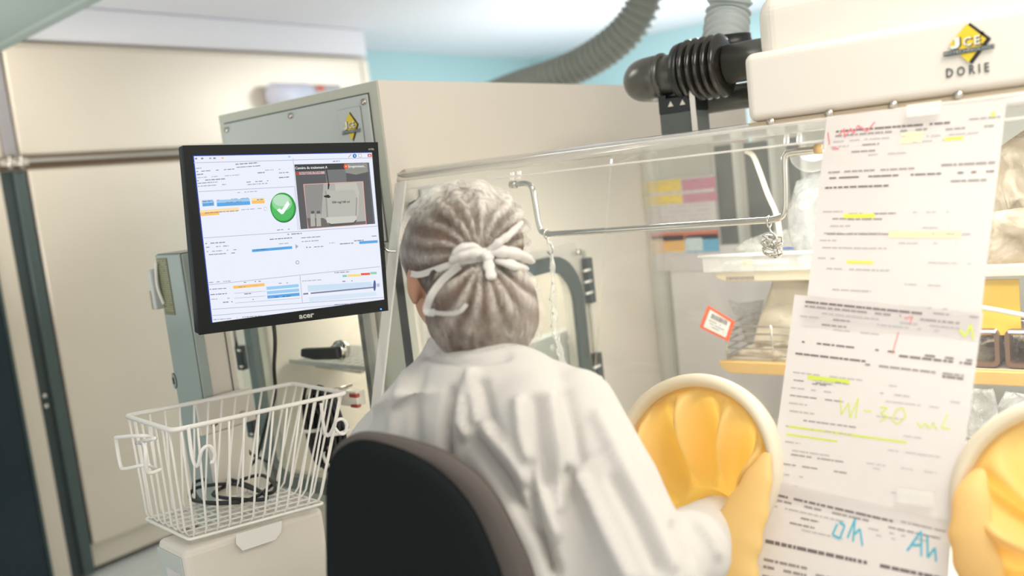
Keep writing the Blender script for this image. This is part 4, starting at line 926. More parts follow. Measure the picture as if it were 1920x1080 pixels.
# ================================================================== GLOVE PORTS
def glove_port(name, lab, glab, cx, cy, thr, thr_r, seed, bulge, R=.122, tail=None):
    t = thing(name, lab, 'glove port', fP(cx, cy, .0)); NA = 96
    prof = [(R+.012, .002), (R+.013, .016), (R+.010, .028), (R+.003, .034), (R-.004, .030), (R-.007, .018), (R-.006, -.012), (R-.003, -.014), (R-.002, -.002)]
    q = MB(); n = len(prof)
    for i in range(NA):
        an = 2*math.pi*i/NA
        for r_, h_ in prof: q.v.append(tuple(fP(cx+r_*math.cos(an), cy+r_*math.sin(an), h_)))
    for i in range(NA):
        for j in range(n): q.f.append([i*n+j, i*n+(j+1) % n, ((i+1) % NA)*n+(j+1) % n, ((i+1) % NA)*n+j]); q.sm.append(True)
    q.build('port_ring', m_ring, t)
    q = MB(); q.tube([fP(cx+(R-.0085)*math.cos(k*math.pi/48), cy+(R-.0085)*math.sin(k*math.pi/48), .010) for k in range(96)], .0035, 8, closed=True); q.build('retaining_band', m_glove, t)
    gl = tag(MB(), None) if False else None
    # glove sleeve: from ring into the throat, pleated
    NA2, NS2 = 160, 40; thu, thv, thc = thr; q = MB()
    def fn(u_, v_):
        an = 2*math.pi*u_; s = v_
        rx, ry = (R-.011)*math.cos(an), (R-.011)*math.sin(an)
        # ease: stays near the rim then gathers at the throat
        e = s**1.15; px_ = (1-e)*(cx+rx)+e*(thu+thr_r*math.cos(an)); py_ = (1-e)*(cy+ry)+e*(thv+thr_r*math.sin(an))
        dep = .012+(thc-.012)*(s**1.4)
        pl = 0.
        for fa, w_, am in bulge['folds']:
            d_ = (an-fa+math.pi) % (2*math.pi)-math.pi; pl += am*math.exp(-(d_/w_)**2)
        dep += 1.1*pl*math.sin(math.pi*min(1, s*1.02))**1.0
        dep += .006*noise.noise(Vector((math.cos(an)*2.5, math.sin(an)*2.5, s*2+seed)))*math.sin(math.pi*s)
        return fP(px_, py_, dep)
    q.grid(fn, NA2, NS2, True)
    if tail:
        base = [Vector(q.v[NS2*NA2+i]) for i in range(NA2)]; c0_ = sum(base, Vector())/NA2
        for k, (tp, tr_) in enumerate(tail):
            st = len(q.v)-NA2; tp = Vector(tp)
            for i in range(NA2):
                d_ = (base[i]-c0_); q.v.append(tuple(tp+d_*tr_))
            for i in range(NA2): q.f.append([st+i, st+(i+1) % NA2, st+NA2+(i+1) % NA2, st+NA2+i]); q.sm.append(True)
    g = q.build('glove', m_glove); tag(g, glab, 'glove')
    if bulge.get('over'):
        q = MB(); ov = smoothpath([fP(*fP.uv(x_, y_), o_) for x_, y_, o_ in bulge['over']], 8); n_ = len(ov); rr = [float(np.interp(i/(n_-1), (0, .2, .5, .8, 1), bulge['orad'])) for i in range(n_)]
        q.tube(ov, [a_*(1+.05*math.sin(i*.9)) for i, a_ in enumerate(rr)], 24, flat=[a_*.45 for a_ in rr], up=fP.n); q.build('turned_out_fold', m_glove, g)
    return t
# ring 1: arm goes in at lower left
th1 = fP.uv(1290, 985)
fd1 = [(math.radians(a_), math.radians(w_), am) for a_, w_, am in ((104, 8, .050), (84, 7, -.04), (62, 7, .035), (40, 7, -.03), (18, 9, .045), (356, 8, -.045), (330, 14, .06), (150, 9, .045), (128, 8, -.035), (175, 9, -.016), (205, 12, .02), (285, 12, .02))]
glove_port('glove_port', 'round white glove port in front of the seated person, holding the right arm', 'yellow rubber glove sleeve gathered around the right arm of the person', RCs[0][0], RCs[0][1], (th1[0], th1[1], -.075), .052, 1., {'folds': fd1, 'over': ((1456, 850, .035), (1448, 890, .045), (1430, 950, .052), (1408, 1010, .058), (1394, 1075, .06), (1386, 1150, .055)), 'orad': (.004, .018, .036, .046, .046)}, tail=[(Vector((-.60, 1.25, .79)), .95), (Vector((-.60, 1.33, .77)), .85), (Vector((-.60, 1.42, .76)), .9), (Vector((-.60, 1.47, .755)), .5), (Vector((-.60, 1.475, .755)), .01)])
th2 = (RCs[1][0]+.03, RCs[1][1]-.06)
fd2 = [(math.radians(a_), math.radians(w_), am) for a_, w_, am in ((150, 12, .03), (190, 16, .07), (165, 7, -.03), (110, 10, -.02), (80, 10, .02), (40, 12, -.02), (225, 9, -.02), (300, 15, .03))]
glove_port('glove_port', 'round white glove port at the lower right corner of the photo', 'yellow rubber glove sleeve hanging limp in the port at the right edge', RCs[1][0], RCs[1][1], (th2[0], th2[1], -.06), .03, 5., {'folds': fd2, 'over': ((1850, 880, .03), (1838, 930, .045), (1840, 1000, .05), (1850, 1060, .045), (1870, 1120, .03)), 'orad': (.004, .018, .026, .026, .02)}, tail=[(fP(th2[0], th2[1]-.03, -.10), 1.), (fP(th2[0], th2[1]-.08, -.14), 1.2), (fP(th2[0], th2[1]-.12, -.14), .8), (fP(th2[0], th2[1]-.13, -.14), .01)])

# ================================================================== PATIENT SHEETS taped on the front panel
def psheet(lab, corners, off, seed, heavy, hl, pens):
    C4 = [fP.uv(*p) for p in corners]   # TL TR BR BL
    t = []
    def S_(u_, v_, c=0.):
        a_ = Vector(C4[0]).lerp(Vector(C4[1]), u_); b_ = Vector(C4[3]).lerp(Vector(C4[2]), u_); p = a_.lerp(b_, v_)
        wv = .0025*math.sin(u_*4+seed)*math.sin(v_*5+seed)+.0012
        return fP(p.x, p.y, off+wv+c)
    t.append(MB().grid(lambda u_, v_: S_(u_, v_), 12, 16).build('paper', m_paper))
    mbs = {}
    def strip(m_, u0, u1, v, h):
        q = mbs.setdefault(m_.name, (m_, MB()))[1]; n = max(1, int((u1-u0)*14))
        for k in range(n):
            a_, b_ = u0+(u1-u0)*k/n, u0+(u1-u0)*(k+1)/n; q.quad(S_(a_, v, .0006), S_(b_, v, .0006), S_(b_, v+h, .0006), S_(a_, v+h, .0006))
    RR = random.Random(seed)
    def line(m_, u0, u1, v, h=.008, dens=.8):
        u_ = u0
        while u_ < u1:
            L = min(RR.uniform(.012, .06), u1-u_)
            if RR.random() < dens: strip(m_, u_, u_+L, v, h)
            u_ += L+RR.uniform(.003, .009)
    for (m_, u0, u1, v, h, dn_) in heavy: line(m_, u0, u1, v, h, dn_)
    for (m_, u0, u1, v, h) in hl: strip(m_, u0, u1, v, h)
    for m_, strokes, w_ in pens:
        q = mbs.setdefault(m_.name, (m_, MB()))[1]
        for st in strokes:
            for (ax, ay), (bx, by) in zip(st, st[1:]):
                dx, dy = bx-ax, by-ay; L = math.hypot(dx, dy*1.2) or 1; nx, ny = -dy/L*w_, dx/L*w_
                q.quad(S_(ax+nx, ay+ny, .0009), S_(bx+nx, by+ny, .0009), S_(bx-nx, by-ny, .0009), S_(ax-nx, ay-ny, .0009))
    for m_, q in mbs.values(): t.append(q.build('p', m_))
    return join('preparation_sheet', t, label=lab, cat='sheet', group='preparation sheets taped on the isolator front')
def head(v):
    return [(m_inkd, .07, .72, v, .010, .97), (m_ink, .07, .60, v+.022, .009, .9), (m_ink, .76, .98, v-.005, .006, .7), (m_ink, .70, .95, v+.03, .008, .7), (m_inkl, .06, .5, v+.05, .007, .7), (m_inkl, .6, .9, v+.055, .007, .7),
            (m_inkl, .05, .16, v+.075, .006, .9), (m_ink, .24, .34, v+.075, .008, .95), (m_inkl, .4, .8, v+.078, .006, .6), (m_ink, .18, .32, v+.105, .008, .9), (m_inkl, .25, .5, v+.125, .006, .6)]
body = lambda v0, n, s, R_2: [(m_inkl, .5+R_2.uniform(0, .2), R_2.uniform(.75, .95), v0+s*k+.01, .005, .6) for k in range(0, n, 2)]+[(R_2.choice((m_inkl, m_inkl, m_ink)), R_2.choice((.04, .05, .06)), R_2.uniform(.12, .5), v0+s*k, .0065, .8) for k in range(n)]
RQ = random.Random(4)
lab3 = ('printed preparation sheet with red pen scribble, topmost of the three taped sheets', 'printed preparation sheet with lime highlighting, middle of the three taped sheets', 'printed preparation sheet with blue handwriting, lowest of the three taped sheets')
h1 = head(.075)+[(m_inkd, .12, .98, .30-.055*0, .008, .55), (m_inkd, .06, .24, .30, .008, .8), (m_ink, .7, .98, .262, .010, .95), (m_ink, .05, .60, .272, .008, .7), (m_inkd, .04, .42, .345, .009, .9), (m_ink, .5, .95, .335, .009, .6)]+body(.46, 6, .034, RQ)+[(m_ink, .2, .48, .472, .007, .9), (m_ink, .2, .42, .497, .007, .9), (m_ink, .08, .5, .565, .007, .8), (m_inkl, .45, .9, .565, .007, .5)]+body(.68, 6, .048, RQ)
pen1 = [(m_penR, [[(.09, .10), (.12, .07), (.13, .11), (.16, .07), (.18, .10), (.2, .06), (.26, .09), (.30, .05)], [(.02, .08), (.04, .14)], [(.06, .16), (.10, .165)]], .004)]
psheet(lab3[0], ((1556, 224), (1890, 190), (1838, 640), (1512, 610)), .010, 1, h1, [(m_hlY, .70, .80, .145, .014), (m_hlY, .17, .36, .475, .020), (m_hlY, .22, .38, .690, .014), (m_hlG, .93, .95, .05, .02), (mat('faint_highlighter', (.80, .78, .50), .7), .46, .58, .11, .05), (bpy.data.materials['faint_highlighter'], .45, .85, .555, .03)], pen1)
h2 = head(.025)+[(m_inkd, .08, .98, .225, .009, .6), (m_inkd, .62, .98, .24, .011, .9), (m_inkd, .05, .45, .285, .010, .95), (m_ink, .45, .95, .30, .010, .8), (m_inkd, .74, .95, .315, .010, .9)]+body(.38, 11, .038, RQ)+[(m_ink, .17, .38, .405, .007, .95), (m_ink, .17, .3, .425, .007, .9), (m_inkl, .55, .95, .43, .007, .5)]+body(.78, 4, .05, RQ)
hw = [[(.34, .48), (.36, .56), (.39, .50), (.41, .57), (.44, .47), (.44, .57)], [(.48, .525), (.52, .528)], [(.56, .50), (.60, .50), (.57, .53), (.61, .54), (.57, .57)], [(.65, .50), (.63, .55), (.66, .57), (.70, .53), (.68, .49), (.65, .50)], [(.76, .55), (.78, .57), (.80, .55), (.82, .57), (.84, .55), (.86, .57)], [(.90, .49), (.88, .56), (.92, .56)]]
pen2 = [(m_hlG, hw, .0035), (m_penR, [[(.60, .13), (.585, .24)], [(.62, .06), (.66, .05), (.65, .09)]], .003), (m_hlG, [[(.90, .09), (.93, .12), (.95, .06), (.97, .13)]], .006)]
psheet(lab3[1], ((1498, 556), (1848, 590), (1795, 985), (1446, 930)), .014, 2, h2, [(m_hlG, .14, .38, .388, .022), (m_hlG, .06, .72, .645, .010), (m_hlG, .06, .36, .685, .009)], pen2)
h3 = head(.05)+[(m_inkd, .05, .98, .25, .016, .95), (m_ink, .05, .30, .33, .012, .9), (m_ink, .05, .30, .36, .012, .9), (m_ink, .35, .55, .35, .012, .9), (m_inkl, .62, .95, .36, .012, .8), (m_ink, .05, .45, .40, .012, .8), (m_inkd, .02, .98, .45, .012, .9), (m_ink, .05, .3, .5, .01, .9), (m_ink, .4, .6, .5, .01, .9), (m_ink, .05, .3, .55, .01, .9)]
pen3 = [(m_penB, [[(.0, .02), (.04, .0), (.04, .05), (.01, .08), (.06, .07)], [(.44, .12), (.42, .17), (.46, .18), (.48, .12), (.45, .11)], [(.50, .17), (.53, .08), (.53, .18)], [(.53, .15), (.56, .12), (.58, .19)], [(.80, .17), (.86, .07), (.87, .18)], [(.82, .14), (.87, .13)], [(.89, .08), (.90, .18), (.93, .13), (.94, .19)]], .006)]
psheet(lab3[2], ((1440, 898), (1792, 978), (1760, 1400), (1400, 1340)), .018, 3, h3, [], pen3)
for (x_, y_, lab) in ((1740, 214, 'short clear tape at the top of the topmost sheet'), (1725, 932, 'short white tape joining the middle and lowest sheets')):
    u_, v_ = fP.uv(x_, y_); q = MB().fbox(fP, (u_-.022, v_-.009, .022), (u_+.022, v_+.009, .0225)); tag(q.build('adhesive_tape', m_acre), lab, 'tape')

# ================================================================== HOOD
HX0 = P(1402, 240, 1, 1.36).x
hood = thing('isolator_hood', 'ivory moulded fan hood with a yellow diamond badge on top of the isolator', 'hood', (0, 1.7, 1.39))
q = MB().box((HX0, 1.36, 1.392), (.7, 2.05, 1.497)); q.build('lower_cover', m_hood, hood, bevel=.014).modifiers[0].segments = 6
q = MB().box((HX0+.012, 1.382, 1.47), (.7, 2.05, 1.585)); q.build('upper_cover', m_hood, hood, bevel=.035).modifiers[0].segments = 8
MB().box((HX0+.003, 1.357, 1.386), (.7, 2.04, 1.3915)).build('base_gasket', mat('gasket_tan', (.40, .32, .22), .6), hood)
for x_, y_ in ((1447, 229), (1556, 213), (1676, 197), (1798, 179)):
    p = P(x_, y_, 1, 1.358); q = MB(); q.cyl(p, p-Y*.006, .006, seg=14); q.ball(p-Y*.006, (.0045, .003, .0045), 10); q.build('screw', m_steel2, hood)
fH = frame((0, 1.36, 0), X, Z); hu, hv = fH.uv(1815, 80)
badge(fH, hu, hv+.001, .064, hood, plate=False, wide=1.3)
# product line lettering
a_, b_ = fH.uv(1774, 147), fH.uv(1862, 135); q = MB()
lw = (b_[0]-a_[0]); q.text('D O R I E', fH, a_[0], a_[1]+.001, .017, .0012, .0006, lw/.0735, 'LEFT', .0002); q.build('hood_lettering', m_dkgrey, hood)
# ---- dark pipe with bellows and elbow on its bracket
YP = 1.8; zp = 1.530
pp_ = thing('exhaust_pipe', 'dark grey pipe with black ribbed bellows and rounded elbow at the left of the hood', 'pipe', (-.9, YP, 1.39))
q = MB(); q.cyl((-.79, YP, zp), (HX0+.05, YP, zp), .040, seg=32); q.build('pipe_end', m_pipe, pp_)
pr = []; 
for k in range(5):
    x0 = -.882+k*.0175; pr += [(x0, .046), (x0+.004, .062), (x0+.0085, .0655), (x0+.013, .062), (x0+.0172, .047)]
q = MB(); q.tube([(x_, YP, zp) for x_, _ in pr], [r_ for _, r_ in pr], 36, up=(0, 1, 0)); q.build('bellows', m_bell, pp_)
q = MB(); q.tube([(x_, YP, zp) for x_ in (-.90, -.889, -.885, -.882)], [.060, .062, .062, .05], 36, up=(0, 1, 0)); q.build('collar', m_black, pp_)
q = MB(); q.cyl((-.955, YP, zp), (-.885, YP, zp), .0425, seg=32); q.build('pipe_neck', m_pipe, pp_)
q = MB(); el = [(-.945, YP, zp)]+[(-.96-.05*math.sin(t), YP+.05-.05*math.cos(t), zp) for t in np.linspace(0, math.pi/2, 8)]+[(-1.01, YP+.16, zp)]
q.tube(el, .046, 32, up=(0, 0, 1)); q.build('elbow', m_pipe, pp_)
q = MB(); q.tube([(-.945, YP, zp), (-.938, YP, zp)], [.0485, .0485], 32, up=(0, 1, 0)); q.build('elbow_lip', m_pipe, pp_)
q = MB(); q.cyl((-.93, YP+.09, zp-.062), (HX0+.1, YP+.09, zp-.062), .028, seg=24); q.build('lower_pipe', m_pipe, pp_)
br = thing('pipe_bracket', 'dark grey block bracket carrying the dark pipe on the isolator roof', 'bracket', (-.9, YP, 1.39))
MB().box((-.943, YP-.03, rz.z+.002), (-.857, YP+.03, 1.447)).build('block', m_dkgrey, br, bevel=.002)
MB().prism([Vector((x_, YP-.03, z_)) for x_, z_ in ((-.943, 1.4471), (-.857, 1.4471), (-.857, 1.498), (-.875, 1.498), (-.875, 1.478), (-.925, 1.478), (-.925, 1.486), (-.943, 1.486))], (0, .06, 0)).build('clamp_foot', m_black, br)
for x0_ in (-.921, -.893): MB().prism([Vector((x0_, YP-.031, 1.461)), Vector((x0_+.013, YP-.031, 1.461)), Vector((x0_+.007, YP-.031, 1.472))], (0, .0008, 0)).build('clamp_opening', m_cream, br)
MB().box((-.868, YP-.0335, rz.z+.002), (-.856, YP-.0305, 1.494)).build('light_edge', m_steel2, br)
# ---- ribbed hoses
def hose(name, lab, keys, r, pitch, m_, amp=.07):
    pth = smoothpath(keys, 24); L = [0]
    for a_, b_ in zip(pth, pth[1:]): L.append(L[-1]+(b_-a_).length)
    n = int(L[-1]/pitch*6); pts_ = []; rs_ = []; j = 0
    for i in range(n+1):
        s = L[-1]*i/n
        while j < len(L)-2 and L[j+1] < s: j += 1
        t = (s-L[j])/max(1e-9, L[j+1]-L[j]); pts_.append(pth[j].lerp(pth[j+1], t)); rs_.append(r*(1+amp*math.cos(2*math.pi*s/pitch)))
    q = MB(); q.tube(pts_, rs_, 28); return tag(q.build(name, m_), lab, 'hose')
hose('ribbed_hose', 'grey ribbed hose curving from the ceiling down behind the sterilising box', [P(1222, -150, 1, 2.9), P(1215, -30, 1, 2.9), P(1195, 30, 1, 2.9), P(1155, 78, 1, 2.9), P(1095, 118, 1, 2.9), P(1030, 145, 1, 2.9), P(960, 168, 1, 2.95), P(880, 200, 1, 3.0)], .058, .027, m_hose, .13)
hose('ribbed_hose', 'pale grey ribbed hose dropping from the ceiling onto the dark bellows', [P(1392, -160, 1, 2.0), P(1376, -50, 1, 2.0), P(1366, 20, 1, 2.0), P(1361, 60, 1, 1.97), P(1358, 100, 1, 1.93)], .047, .023, m_hose2, .10)
q = MB(); c_ = P(1366, 74, 1, 1.93); q.cyl(c_+Z*.006, c_-Z*.03, .050, seg=28); tag(q.build('hose_collar', m_black), 'black collar where the pale ribbed hose meets the bellows', 'collar')

# ================================================================== PERSON
per = thing('person', 'person in white gown and bouffant cap seen from behind, right arm in the glove port', 'person', (-.85, .9, .47))
D = Dp
NB = D(880, 660, 1.33); CH = D(862, 720, 1.33)
SR, SL = D(1078, 778, 1.20), D(722, 845, 1.38)
EL = D(1222, 1085, 1.08); WR = Vector((-.60, 1.20, .80))
ELl = Vector((-1.10, 1.08, .80)); WRl = Vector((-.98, 1.15, .66))
TO, TL_ = D(890, 900, 1.28), D(880, 1180, 1.33)
HPc = D(860, 1420, 1.34)
lat = (SR-SL).normalized(); fwd = Vector((-lat.y, lat.x, 0)).normalized()
rotT = Matrix((lat, fwd, Z)).transposed()
hfw = Vector((-.93, .36, -.05)).normalized(); hlat = hfw.cross(Z).normalized(); hup = hlat.cross(hfw); rotH = Matrix((hlat, hfw, hup)).transposed()
HC = D(852, 500, 1.36)
# ---- body: head, neck, trunk, arms, hands, legs joined into one surface
bo = MB()
bo.ball(HC+hup*.012, (.072, .090, .085), 28, rotH); bo.ball(HC+hfw*.022-hup*.045, (.056, .066, .062), 24, rotH)
bo.ball(HC+hfw*.088-hup*.022, (.011, .016, .022), 12, rotH); bo.ball(HC+hfw*.078-hup*.060, (.022, .012, .007), 12, rotH)
for s_ in (-1, 1):
    bo.ball(HC+hlat*(.074*s_)-hup*.02-hfw*.005, (.008, .017, .028), 12, rotH); bo.ball(HC+hfw*.078+hlat*(.028*s_)+hup*.004, (.014, .010, .009), 12, rotH)
bo.ball(HC+hfw*.07-hup*.085, (.022, .02, .016), 12, rotH)
neckb = NB-Z*.03
bo.tube([HC-hup*.05-hfw*.015, NB, neckb-Z*.03], [.050, .045, .048], 20)
bo.ball(TO+Z*.04+fwd*.02, (.135, .072, .12), 24, rotT); bo.ball(TL_, (.14, .09, .17), 24, rotT); bo.ball(HPc, (.16, .12, .12), 24, rotT)
bo.tube([CH-Z*.04, SR-Z*.012], [.044, .040], 16); bo.tube([CH-Z*.04, SL-Z*.012], [.044, .040], 16)
def arm(sh, el, wr, s_, curl):
    bo.tube([sh, lp(sh, el, .5), el], [.040, .038, .034], 16); bo.ball(sh, .040, 16); bo.ball(el, .036, 16)
    bo.tube([el, lp(el, wr, .4), wr], [.036, .034, .024], 16)
    d_ = (wr-el).normalized(); sd = d_.cross(Z).normalized()*s_; dn_ = -d_.cross(sd)*s_; dn_ = dn_ if dn_.z < 0 else -dn_
    pc = wr+d_*.05; bo.ball(pc, (.038, .05, .014), 16, Matrix((sd, d_, dn_)).transposed()); bo.ball(wr, .024, 12)
    for k, (o_, L_) in enumerate(((-.028, .068), (-.010, .078), (.009, .073), (.027, .058))):
        b0_ = wr+d_*.088+sd*o_; bo.tube([b0_-d_*.02, b0_, b0_+d_*L_*.45+dn_*L_*.12*curl, b0_+d_*L_*.72+dn_*L_*.36*curl, b0_+d_*L_*.86+dn_*L_*.62*curl], [.009, .0095, .0085, .008, .006], 10)
    b0_ = wr+d_*.025-sd*.03; bo.tube([b0_, b0_+d_*.03-sd*.02+dn_*.01, b0_+d_*.055-sd*.022+dn_*.02, b0_+d_*.075-sd*.016+dn_*.028], [.011, .010, .009, .007], 10)
arm(SR, EL, WR, 1, 1.); arm(SL, ELl, WRl, -1, .8)
for s_ in (-1, 1):
    hp_ = HPc+lat*(.09*s_)-Z*.02; kn = hp_+fwd*.42-Z*.02; kn.z = .46; an_ = Vector((kn.x, kn.y-.02, .09)); bo.tube([hp_, lp(hp_, kn, .5), kn], [.08, .07, .052], 18); bo.ball(kn, .052, 16)
    bo.tube([kn, lp(kn, an_, .35), an_], [.05, .052, .034], 16); bo.ball(an_+fwd*.07-Z*.045, (.042, .12, .04), 18, rotT)
me = remesh(bo, .0062, 3); body = meshobj(me, 'body', m_skin, per)
# ---- gown
go = MB()
go.tube([D(880, 640, 1.335), D(876, 672, 1.33), D(868, 715, 1.325), D(862, 790, 1.30)], [.060, .066, .088, .13], 28)
def caps(p, q_, r1, r2, n=2):
    go.tube([p, q_], [r1, r2], 24); go.ball(p, r1, 20); go.ball(q_, r2, 20)
caps(D(872, 715, 1.31), SR, .070, .060); caps(D(860, 730, 1.345), SL, .066, .060)
caps(D(960, 745, 1.26), D(1060, 800, 1.20), .070, .066)
go.ball(TO+Z*.045, (.185, .105, .15), 32, rotT); go.ball(TL_, (.19, .12, .2), 32, rotT); go.ball(HPc, (.20, .15, .15), 32, rotT)
go.ball(D(985, 900, 1.20), (.105, .085, .15), 28, rotT); go.ball(D(1000, 1080, 1.18), (.115, .09, .16), 28, rotT)
EM = lp(SR, EL, .5)
caps(SR, EM+D(1150, 930, 1.13)*0, .062, .066); caps(EM, EL, .066, .060); caps(lp(SR, EL, .3)-lat*.02-Z*.03, EL-Z*.03-lat*.02, .06, .055)
FM = lp(EL, WR, .6); caps(EL, FM, .058, .052); caps(FM, WR+Vector((0, -.01, 0)), .052, .044)
go.ball(D(1290, 1035, 1.13), (.052, .06, .05), 20)
caps(SL, ELl, .060, .055); caps(ELl, WRl, .052, .042)
for s_ in (-1, 1):
    hp_ = HPc+lat*(.09*s_); kn = hp_+fwd*.40; kn.z = .455; caps(hp_, kn, .11, .08); caps(kn, kn-Z*.18, .08, .09)
me = remesh(go, .0058, 7)
# folds drawn as valleys and ridges over the back and sleeve
folds = [(-.010, 11, [(848, 735), (840, 770), (836, 800), (838, 860)]), (.007, 11, [(888, 697), (866, 745), (862, 790), (882, 825)]), (.005, 6, [(884, 700), (886, 740), (892, 790)]),
         (-.007, 10, [(905, 720), (915, 770), (940, 820)]), (-.010, 13, [(888, 826), (931, 884), (973, 944), (1020, 1012), (1040, 1075)]), (.008, 13, [(915, 800), (960, 860), (985, 900)]),
         (-.013, 10, [(996, 870), (1000, 944), (1018, 1003), (1044, 1075)]), (.009, 13, [(973, 756), (978, 820), (1012, 930), (1040, 1000)]), (.007, 12, [(1029, 748), (1046, 850), (1048, 950)]),
         (-.007, 12, [(1003, 750), (1012, 830), (1025, 900)]), (-.009, 13, [(1065, 890), (1090, 944), (1120, 1046), (1140, 1100)]), (.008, 15, [(1090, 900), (1130, 980), (1180, 1080)]),
         (-.003, 5, [(1052, 886), (1095, 862), (1150, 838)]), (-.005, 12, [(1060, 740), (1075, 800), (1085, 860)]), (.006, 14, [(1120, 780), (1160, 860), (1215, 960), (1260, 1060)]), (-.006, 14, [(1150, 900), (1195, 985), (1230, 1060)]),
         (.005, 12, [(760, 700), (740, 760), (735, 830)]), (-.005, 12, [(790, 690), (775, 760), (780, 840)]), (-.005, 8, [(800, 668), (870, 680), (950, 668)]), (-.006, 9, [(1265, 985), (1290, 1040), (1300, 1090)]), (.005, 8, [(1310, 985), (1330, 1010), (1345, 1040)])]
nv = len(me.vertices); co = np.empty(nv*3); me.vertices.foreach_get('co', co); co = co.reshape(-1, 3); no = np.empty(nv*3); me.vertices.foreach_get('normal', no); no = no.reshape(-1, 3)
v_ = co-np.array(CAM); zz = v_@np.array(FW); uu_ = 960+FPX*(v_@np.array(RT))/zz; vv_ = 540-FPX*(v_@np.array(UP))/zz
facing = -(no*v_).sum(1)/np.linalg.norm(v_, axis=1); disp = np.zeros(nv)
for amp, w_, line in folds:
    best = np.full(nv, 1e9)
    for (ax, ay), (bx, by) in zip(line, line[1:]):
        dx, dy = bx-ax, by-ay; t = np.clip(((uu_-ax)*dx+(vv_-ay)*dy)/(dx*dx+dy*dy), 0, 1); best = np.minimum(best, np.hypot(uu_-ax-t*dx, vv_-ay-t*dy))
    disp += 1.7*amp*np.exp(-(best/(w_*.85))**2)
disp *= np.clip(facing*2.2+.1, 0, 1)
disp += np.array([noise.noise(Vector(c*11))*.0035+noise.noise(Vector((c[0]*30, c[1]*30, c[2]*12)))*.0016 for c in co])
me.vertices.foreach_set('co', (co+no*disp[:, None]).reshape(-1)); me.update()
gown = meshobj(me, 'gown', m_gown, per); sm_ = gown.modifiers.new('s', 'SMOOTH'); sm_.iterations = 1
q = MB(); q.tube([D(880, 655, 1.335)+rotT@Vector((.060*math.cos(t*.2618), .062*math.sin(t*.2618), .004*math.sin(t*.5))) for t in range(24)], .0035, 8, closed=True); q.build('collar_seam', m_tape, gown)
# ---- hair and cap
UC, LC = D(872, 452, 1.325), D(906, 585, 1.275)
ha = MB(); ha.ball(UC+Z*.0, (.086, .088, .078), 28, rotH); ha.ball(HC+hup*.022-hfw*.01, (.079, .095, .088), 28, rotH); ha.ball(LC, (.083, .076, .077), 24, rotH); ha.ball(lp(UC, LC, .5), (.074, .07, .06), 24, rotH)
me = remesh(ha, .006, 5)
for v in me.vertices:
    c = v.co; v.co = c+v.normal*(.004*noise.noise(c*30)+.002*noise.noise(Vector((c.x*90, c.y*90, c.z*30))))
hair = meshobj(me, 'hair', m_hair, per)
cp_ = MB(); cp_.ball(UC+Z*.004, (.094, .098, .086), 36, rotH); cp_.ball(LC+Vector((.002, -.004, 0)), (.090, .084, .084), 32, rotH); cp_.ball(HC+hup*.038-hfw*.012, (.086, .096, .08), 28, rotH)
me = remesh(cp_, .0048, 5)
knot = proj(D(912, 478, 1.2))
dens = []
for v in me.vertices:
    c = v.co.copy(); x_, y_ = proj(c); dx, dy = x_-905, y_-480; an = math.atan2(dy, dx); r_ = math.hypot(dx, dy)
    w_ = math.exp(-((r_-75)/65)**2) if (c-CAM).dot(FW) < 1.36 else 0
    ph = math.sin(an*19+noise.noise(c*14)*3.5); pleat = .0045*ph*w_*(1 if dy < 0 else .5)
    lo = noise.noise(c*16); crown_light = max(0., min(1., (c.z-1.285)/.05))  # top of the cap made denser to paint in light from above
    dens.append(max(.05, .20+.16*ph*w_+.22*lo+.26*crown_light+.30*math.exp(-(r_/34)**2)-.10*max(0., min(1., (870-x_)/80))*(1-crown_light)))
    v.co = c+v.normal*(pleat+.0045*noise.noise(c*26)+.0022*noise.noise(c*60)+(-.006*math.exp(-(r_/26)**2)))
at_ = me.attributes.new('bunch_toplight', 'FLOAT', 'POINT'); at_.data.foreach_set('value', dens)
cap = meshobj(me, 'bouffant_cap', m_cap, per)
# elastic hem and crease threads of the cap
# ---- mask ties: ribbons following the cap surface
from mathutils.bvhtree import BVHTree
bv = BVHTree.FromPolygons([v.co for v in cap.data.vertices], [list(p.vertices) for p in cap.data.polygons])
def onhead(x_, y_, off=.002):
    d_ = ray(x_, y_).normalized(); h_ = bv.ray_cast(CAM, d_)
    return (h_[0]-d_*off) if h_[0] is not None else D(x_, y_, 1.3)
def ribbon(name, pts_, w_, m_=m_tape, off=.003, parent=None, th=.0012):
    ps = [onhead(*p[:2], off=(p[2] if len(p) > 2 else off)) for p in pts_]; ps = smoothpath(ps, 6)
    q = MB(); n = len(ps); vdir = [(p-CAM).normalized() for p in ps]
    for i, p in enumerate(ps):
        t = (ps[min(i+1, n-1)]-ps[max(0, i-1)]).normalized(); sd = t.cross(vdir[i]).normalized(); ww = w_ if not isinstance(w_, (list, tuple)) else w_[min(len(w_)-1, int(i*len(w_)/n))]
        for a_, b_ in ((-1, -1), (1, -1), (1, 1), (-1, 1)): q.v.append(tuple(p+sd*(a_*ww/2)+vdir[i]*(b_*th/2)))
    for i in range(n-1):
        for k in range(4): q.f.append([i*4+k, i*4+(k+1) % 4, i*4+4+(k+1) % 4, i*4+4+k]); q.sm.append(False)
    q.f.append([0, 1, 2, 3]); q.sm.append(False); q.f.append([n*4-4, n*4-3, n*4-2, n*4-1]); q.sm.append(False)
    return q.build(name, m_, parent)
tie = ribbon('mask_tie', [(905, 484), (870, 490), (840, 498), (810, 508), (785, 515), (768, 512)], .009, parent=per, off=.004)
m_veil = acrylic('veil_thread', haze=.32, hcol=(.9, .88, .84), rough=.5)
ribbon('lower_tie', [(862, 498), (830, 525), (808, 555), (800, 583), (815, 586)], .010, m_veil, parent=tie, off=.003)
ribbon('lower_tie', [(800, 583), (830, 588), (860, 585), (875, 570)], .006, m_veil, parent=tie, off=.002)
